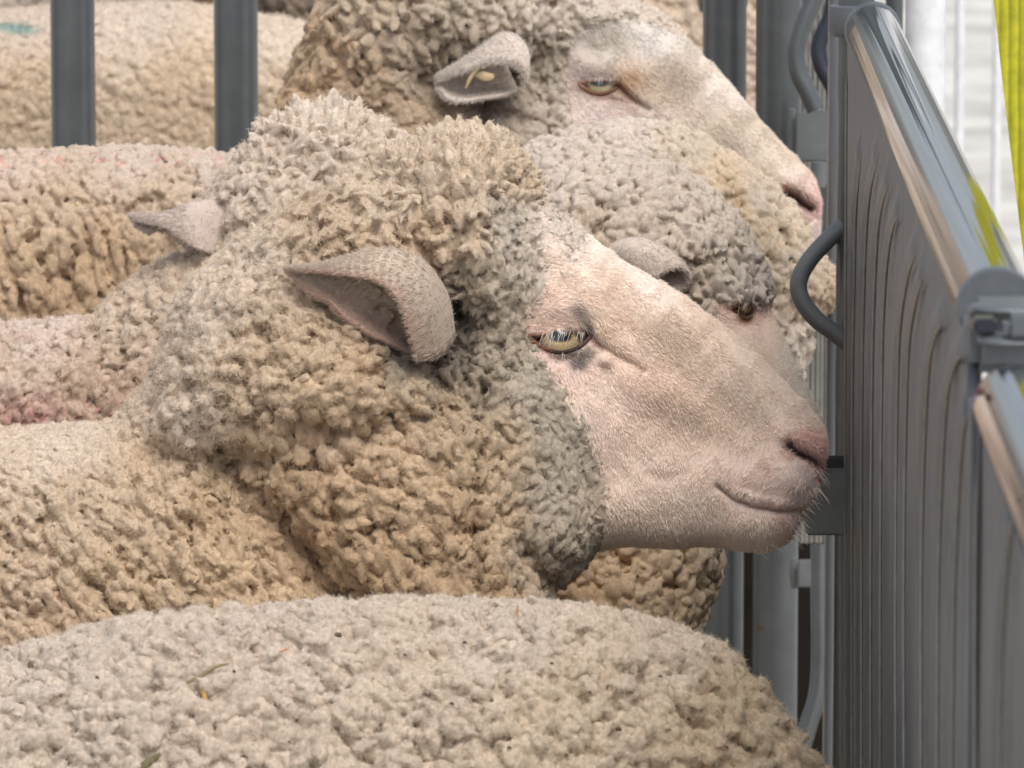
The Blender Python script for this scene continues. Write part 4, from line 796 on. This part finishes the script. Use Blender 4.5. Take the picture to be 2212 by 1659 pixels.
pbox('plate', 1738, 404, 1802, 560, 5.18, .006, M_STEEL, p2_)
vtube('pin', 1768, 375, 5.14, 34, at(0, 400, 5.14).z, at(0, 350, 5.14).z, M_STEEL2, p2_, 16)
pbox('plate', 1722, 1208, 1806, 1270, 5.1, .006, M_STEEL2, p2_)
w_ = at(1716, 1238, 5.11); tube('weld', [(w_.x, w_.y, w_.z - .013), (w_.x, w_.y, w_.z), (w_.x, w_.y, w_.z + .013)], [.003, .0045, .003], M_STEEL2, p2_, 12)
def ptube(name, pts, D, w, mat, parent=None, n=40):
    P = catmull(np.array([list(at(x, y, (D if not isinstance(D, (list, tuple)) else D[i]))) for i, (x, y) in enumerate(pts)]), n)
    d0 = D if not isinstance(D, (list, tuple)) else D[0]
    return tube(name, P, w / 2 * d0 / FPX, mat, parent, 24)
o = ptube('latch_tube', [(1772, -60), (1758, 0), (1736, 55), (1721, 110), (1725, 156), (1744, 196), (1763, 238)], 5.1, 40, M_STEEL)
tag(o, 'S-bent grey tube ending on the flat plate near the top of the posts', 'tube')
o = ptube('bent_rod', [(1806, -30), (1794, 36), (1776, 76), (1768, 110), (1777, 148), (1798, 186), (1815, 240)], 5.0, 36, M_BLACK)
tag(o, 'black bowed rod tucked between the S-bent tube and the panel edge', 'rod')
o = ptube('hook_tube', [(1860, 452), (1822, 487), (1786, 520), (1752, 557), (1730, 594), (1725, 626), (1739, 660), (1766, 692), (1798, 716), (1832, 742)], 4.44, 38, M_STEEL2, n=60)
tag(o, 'grey C-shaped tube hook jutting left from the ribbed panel, before the woolly hump', 'hook')
o = ptube('lower_tube', [(1771, 1176), (1771, 1300), (1772, 1420), (1766, 1500), (1745, 1570), (1722, 1650), (1700, 1740)], 5.05, 40, M_STEEL)
tag(o, 'thin grey tube low down, bending to the left under the small plate', 'tube')
# inner ribbed sheet and a dark sheet added behind the posts for gap shade
ip = thing('inner_panel', at(1765, 1200, 5.36), 'narrow strip of dark ribbed sheet between the thick post and the long panel', 'panel')
a = at(1726, -80, 5.36); b = at(1812, 1205, 5.36)
box('sheet', ((a.x + b.x) / 2, a.y, (a.z + b.z) / 2), (b.x - a.x, .006, a.z - b.z), M_PANEL, ip)
for x in (1742, 1751, 1762, 1773, 1782, 1794):
    q = at(x, 500, 5.35); tube('rib', [(q.x, a.y - .003, b.z), (q.x, a.y - .003, a.z)], .0022, M_RIB, ip, 8)
o = pbox('shade_board', 1380, 1120, 1830, 1900, 5.62, .02, M_SHADE); tag(o, 'added near-black sheet for the shaded gap low behind the two posts', 'board')

# ---- long side gate running towards the camera
A = at(1886, 62, 4.36); B = at(2163, 690, 2.88); Bz = (A.z + B.z) / 2; A.z = B.z = Bz
dirv = (B - A).normalized(); RR = .0188
gate = thing('side_gate', Vector((A.x, A.y, 0)), 'long ribbed aluminium gate with a polished top rail running towards the camera on the right', 'gate')
tube('top_rail', [tuple(A + dirv * t) for t in np.linspace(0, (B - A).length - .03, 24)], RR, M_CHROME, gate, 120, creases=True)
# open rolled rim at the far end of the rail
rr = [tuple(A + dirv * t) for t in (-.012, -.006, 0, .004)]; tube('rail_rim', rr, [RR * 1.07, RR * 1.1, RR * 1.07, RR * 1.02], M_CAST, gate, 40)
PX = A.x - RR * .86
def on_panel(x, y, off=0.0):
    """point where the ray through photo (x,y) meets the gate's vertical plane"""
    d = at(x, y, 1.0) - CAM; n = Vector((dirv.y, -dirv.x, 0)).normalized(); p0 = Vector((PX + off, A.y, A.z)); t = (p0 - CAM).dot(n) / d.dot(n); return CAM + d * t
P0 = on_panel(1822, 400); far = Vector((P0.x, P0.y, 0)); near = far + dirv * 2.6; near.z = 0
th = Vector((dirv.y, -dirv.x, 0)).normalized(); th = th if th.x > 0 else -th
reflection_ridges = [[(1840,1720),(1840,1300),(1841,900),(1846,600),(1850,450),(1862,324)], [(1861,1720),(1861,1200),(1863,800),(1869,560),(1879,420),(1900,332)], [(1881,1720),(1881,1200),(1885,780),(1893,560),(1902,460),(1923,385)],
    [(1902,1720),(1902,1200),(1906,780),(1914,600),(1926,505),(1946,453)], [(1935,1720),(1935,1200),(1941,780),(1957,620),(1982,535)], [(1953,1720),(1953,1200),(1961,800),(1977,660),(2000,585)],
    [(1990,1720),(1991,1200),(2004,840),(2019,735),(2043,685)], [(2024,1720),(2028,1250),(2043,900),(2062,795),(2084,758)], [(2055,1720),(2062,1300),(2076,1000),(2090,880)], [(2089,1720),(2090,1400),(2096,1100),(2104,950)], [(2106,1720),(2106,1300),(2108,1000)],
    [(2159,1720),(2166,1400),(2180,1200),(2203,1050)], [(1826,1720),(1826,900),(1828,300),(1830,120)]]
# the sheet itself: ribs raised in one thin skin, their bends shaped from reflections
nu_, nz_ = 640, 210; zt0 = A.z - .002; uu = np.linspace(0, 2.5, nu_); jl = (Vector((B.x, B.y, 0)) - far).length + .02
U_, T_ = np.meshgrid(uu, np.linspace(0, 1, nz_), indexing='ij'); top = np.where(uu < jl, zt0, zt0 - .033); Z_ = .08 + T_ * (top[:, None] - .08)
Hh = .0006 * (1 + np.sin(U_ * 2 * math.pi / .0275))
for rd in reflection_ridges:
    pq = catmull(np.array([list(on_panel(x, y)) for x, y in rd]), 16); us = (pq - np.array(far)) @ np.array(dirv); dd, _ = seg_dist(U_, Z_, np.stack([us, pq[:, 2]], 1), False)
    Hh = np.maximum(Hh, .0042 * np.exp(-(dd / .0105) ** 2))
base_ = np.array(far)[None, None] + U_[..., None] * np.array(dirv); base_[..., 2] = Z_; tv = np.array(th)
V_ = np.concatenate([(base_ - tv * Hh[..., None]).reshape(-1, 3), (base_ + tv * .006).reshape(-1, 3)]); n0 = nu_ * nz_; k_ = np.arange(n0).reshape(nu_, nz_)
q_ = np.stack([k_[:-1, :-1], k_[1:, :-1], k_[1:, 1:], k_[:-1, 1:]], -1).reshape(-1, 4); Fp = [q_, q_[:, ::-1] + n0]
for e_ in (k_[0], k_[-1][::-1], k_[:, 0][::-1], k_[:, -1]): Fp.append(np.stack([e_[:-1], e_[1:], e_[1:] + n0, e_[:-1] + n0], 1))
mesh('panel', V_, np.concatenate(Fp), M_PANEL, gate)
for rd in reflection_ridges:
    P = catmull(np.array([list(on_panel(x, y, -.0040)) for x, y in rd]), 40); tube('rib', P, .0010 * np.clip(np.linspace(1, 0, 40) * 5, .1, 1), M_RIB, gate, 8)  # paler beads along the crests stand in for bright edge highlights
# slim end stile of the gate
q = on_panel(1806, 800); tube('end_stile', [(q.x, q.y + .02, .05), (q.x, q.y + .02, A.z + .01)], .0058, M_PANEL, gate, 16)
q2 = on_panel(1797, 800); box('stile_strip', (q2.x - .001, q2.y + .03, (A.z + .06) / 2 + .02), (.0045, .01, A.z - .03), M_RIB, gate, bev=.0008)
q = on_panel(2100, 1200, -.004); box('joint_strip', (q.x, q.y, (A.z + .1) / 2 - .01), (.003, .012, A.z - .12), M_PANEL, gate, bev=.0008)
# socket post rising above the far end
s = at(1850, 30, 4.42); sp = thing('socket_post', Vector((s.x, s.y, 0)), 'short grey post in a pale sleeve above the far end of the polished rail', 'post')
tube('tube', [(s.x, s.y, z) for z in (s.z - .9, s.z, s.z + .2)], .0135, M_STEEL, sp); tube('sleeve', [(s.x + .001, s.y, s.z + k) for k in (-.016, -.012, 0, .006, .007)], [.020, .0215, .0215, .021, .018], M_CAST, sp)
# box bracket before the ram's chin
br = thing('box_bracket', at(1785, 1090, 4.33), 'square grey box bracket with a dark open top beside the front ram\'s chin', 'bracket')
a, b = at(1741, 1012, 4.33), at(1838, 1160, 4.33); cx, cz = (a.x + b.x) / 2, (a.z + b.z) / 2
box('front_plate', (cx, a.y, cz), (b.x - a.x, .004, a.z - b.z), M_STEEL2, br)
box('side_plate', (a.x + .0025, a.y + .0225, cz), (.004, .040, a.z - b.z - .002), M_STEEL2, br); box('back_plate', (cx, a.y + .045, cz + .002), (b.x - a.x, .004, a.z - b.z), M_STEEL, br)
# clamp at the joint of the two rails
C_ = B - dirv * .01; cl = thing('rail_clamp', C_, 'cast alloy clamp joining the two polished rails at the right edge', 'clamp')
tube('sleeve', [tuple(C_ + dirv * k) for k in (-.03, -.028, -.018, -.016)], [RR * 1.01, RR * 1.05, RR * 1.05, RR * 1.01], M_CAST, cl, 40)
def blade(name, x0, x1, y, D, hw, hh, mat, parent):
    a, b = at(x0, y, D), at(x1, y - 8, D); U, Fi = ico(4); m = (a + b) / 2; l = (b - a).length / 2; V = np.sign(U) * np.abs(U) ** .75
    V = V * np.array([l, hw, hh]) + np.array(m); return mesh(name, V, Fi, mat, parent)
blade('flange', 2096, 2290, 668, 2.84, .016, .0026, M_CAST, cl); blade('flange', 2110, 2290, 738, 2.80, .016, .0030, M_CAST, cl)
pbox('body', 2092, 644, 2330, 800, 2.86, .03, M_CAST, cl, .005); pbox('jaw', 2100, 684, 2152, 718, 2.80, .016, M_BLACK, cl); pbox('lug', 2165, 676, 2300, 738, 2.79, .016, M_CAST, cl, .004)
q = on_panel(2118, 845, -.004); U, Fi = ico(3); mesh('rivet', U * .002 + np.array(q), Fi, plain('rust_brown', (.13, .05, .035), .7), cl)
# second rail, next hurdle
E = at(2196, 880, 2.74); rl = [tuple(E + dirv * t) for t in (-.022, -.019, -.012, 0, .02, .1, .3, .6)]
g2 = thing('near_rail', Vector((E.x, E.y, 0)), 'second polished rail starting below the clamp at the right edge', 'rail'); tube('tube', rl, [RR * .45, RR * .8, RR * .98, RR * 1.04, RR * 1.04, RR * 1.04, RR * 1.04, RR * 1.04], M_CHROME, g2, 120, creases=True)
tube('mount', [(E.x + .012, E.y + .01, .02), (E.x + .012, E.y + .01, E.z - .004)], .009, M_PANEL, g2)

# white tubes on the sunlit side
wt_ = at(1998, 200, 5.0); o = vtube('white_post', 1998, 200, 5.0, 88, 0, 1.35, M_WHITE); tag(o, 'thick white tube post right behind the polished rail', 'post')
fh = at(2110, 200, 7.6); fr = thing('far_hurdle', Vector((fh.x, fh.y, 0)), 'far pale hurdle with two thin bars against the bright ground', 'hurdle', 'steel hurdles')
for x, w in ((2072, 21), (2153, 21), (1935, 24), (2240, 21)): vtube('bar', x, 200, 7.6, w, .1, 1.3, M_WHITE if x != 1935 else M_STEEL, fr, 16)
pa, pb = at(1900, 200, 7.6), at(2260, 200, 7.6)
for z in (.1, 1.3): tube('rail', [(pa.x, pa.y, z), (pb.x, pb.y, z)], .012, M_WHITE, fr, 16)
o = vtube('dark_stub', 1932, 10, 5.1, 38, at(0, 70, 5.1).z, 1.4, M_STEEL); tag(o, 'dark grey tube stub in the gap left of the white post', 'tube')
# yellow webbing strap
m, t, b = mat_new('yellow_webbing'); v = objvec(t); wv = t.nodes.new('ShaderNodeTexWave'); wv.inputs['Scale'].default_value = 55; wv.bands_direction = 'X'; wv.inputs['Distortion'].default_value = .6
t.links.new(v, wv.inputs[0]); t.links.new(mulcol(t, ramp(t, wv.outputs['Fac'], [(.12, (.34, .33, .012)), (.4, (.50, .47, .012))]), ramp(t, noise(t, 120, 4, v), [(.3, (.75,) * 3), (.6, (1.05,) * 3)])), b.inputs['Base Color']); b.inputs['Roughness'].default_value = .7
bump(t, b, wv.outputs['Fac'], .6, .0008)
bm = bmesh.new(); rows = []
D_ = 3.6
for y in np.linspace(-1500, 1100, 40):
    xl = 2146 + .108 * (y) + 6e-5 * y * y * .3; row = [bm.verts.new(at(xl + k, y, D_ - zz)) for k, zz in ((0, 0), (0, .004), (115, .010), (115, .006))]; rows.append(row)
for r1, r2 in zip(rows, rows[1:]):
    for k in range(4): bm.faces.new([r1[k], r1[(k + 1) % 4], r2[(k + 1) % 4], r2[k]])
bm.faces.new(rows[0]); bm.faces.new(rows[-1][::-1])
tag(bmobj('strap', bm, m), 'yellow webbing strap hanging at the top right edge', 'strap')

# ---- bits of straw and seed caught in the fleeces
def bit(name, pts, D, w, c, label, cat, dz, flat=.3, group=None):
    P = catmull(np.array([[x, -y, dz_ + dz] for x, y, dz_ in pts], float), 14); n = len(P); T = np.gradient(P, axis=0); T /= np.linalg.norm(T, axis=1, keepdims=True)
    A_ = np.cross(T, [0, 0, 1.]); A_ /= np.linalg.norm(A_, axis=1, keepdims=True); B_ = np.cross(T, A_); pr = w / 2 * np.sin(np.linspace(.25, math.pi - .15, n)) ** .6
    V = []; F = []
    for i in range(n):
        for k in range(8):
            th = k * math.pi / 4; V.append(P[i] + A_[i] * math.cos(th) * pr[i] + B_[i] * math.sin(th) * pr[i] * flat)
    for i in range(n - 1):
        for k in range(8): F.append([i * 8 + k, i * 8 + (k + 1) % 8, (i + 1) * 8 + (k + 1) % 8, (i + 1) * 8 + k])
    o = mesh(name, world(V, D), F, plain(name + '_skin', tuple(lin(c)), .7, 0, .3, 300, .3)); return tag(o, label, cat, group)
V2, N2 = back_sheep[1], back_sheep[3]; cache_surface(V2, N2); fd = lambda x, y: float(front_d.cache([(x, y)])[0])
bit('twig', [(419,1460,0),(450,1444,6),(480,1426,8),(511,1418,2)], D2, 8, (150,134,98), 'olive grass blade lying on the nearest fleece, left of centre', 'twig', fd(460,1440) + 14)
bit('straw_stalk', [(596,1404,0),(616,1396,4),(637,1386,2)], D2, 5, (200,140,96), 'short orange straw lying on the nearest fleece near its top edge', 'straw', fd(615,1396) + 14)
bit('husk', [(448,1468,0),(458,1485,4),(464,1506,2)], D2, 10, (206,168,104), 'yellow husk just below the olive grass blade', 'husk', fd(456,1486) + 14)
bit('leaf', [(314,1650,0),(338,1626,6),(372,1602,2)], D2, 18, (120,112,84), 'olive leaf fragment at the bottom left of the picture', 'leaf', fd(340,1626) + 16)
bit('straw_sliver', [(1119,1300,10),(1117,1314,5),(1121,1330,0)], D2, 6, (226,178,140), 'tiny upright straw sliver between the front ram\'s chest and nearest fleece', 'straw', fd(1119,1335) + 4)
for (x, y, w, lb) in ((736,1364,12,'round brown seed on the top edge of the nearest fleece'), (1006,1379,6,'dark speck of seed on the nearest fleece below the orange sliver'), (1330,1556,9,'dark seed low on the nearest fleece at right')):
    bit('seed', [(x - w * .7, y, 0), (x, y - 2, 2), (x + w * .7, y + 1, 0)], D2, w, (96,78,66), lb, 'seed', fd(x, y) + 15, .6, 'seeds caught in the wool')
for (x, y, w) in ((520,1436,5),(880,1402,5),(1190,1420,6),(1270,1480,5),(980,1500,6),(1420,1450,5),(1100,1590,6),(760,1470,5),(1480,1540,6),(230,1450,5),(640,1580,5),(1560,1600,6)):
    bit('seed', [(x - w * .7, y, 0), (x, y - 2, 2), (x + w * .7, y + 2, 0)], D2, w, (104,84,70), 'tiny dark husk speck scattered over the nearest fleece', 'seed', fd(x, y) + 13, .6, 'tiny specks on the nearest fleece')
bit('ear_straw', [(1008,203,0),(1018,182,6),(1030,166,10),(1040,160,12)], D5, 9, (206,184,146), 'curl of dry straw lodged in the rear ram\'s cupped ear', 'straw', 262)
bit('ear_chaff', [(1024,170,0),(1040,176,5),(1056,180,8),(1068,176,6)], D5, 22, (196,174,138), 'flat flake of chaff inside the rear ram\'s ear', 'chaff', 262)
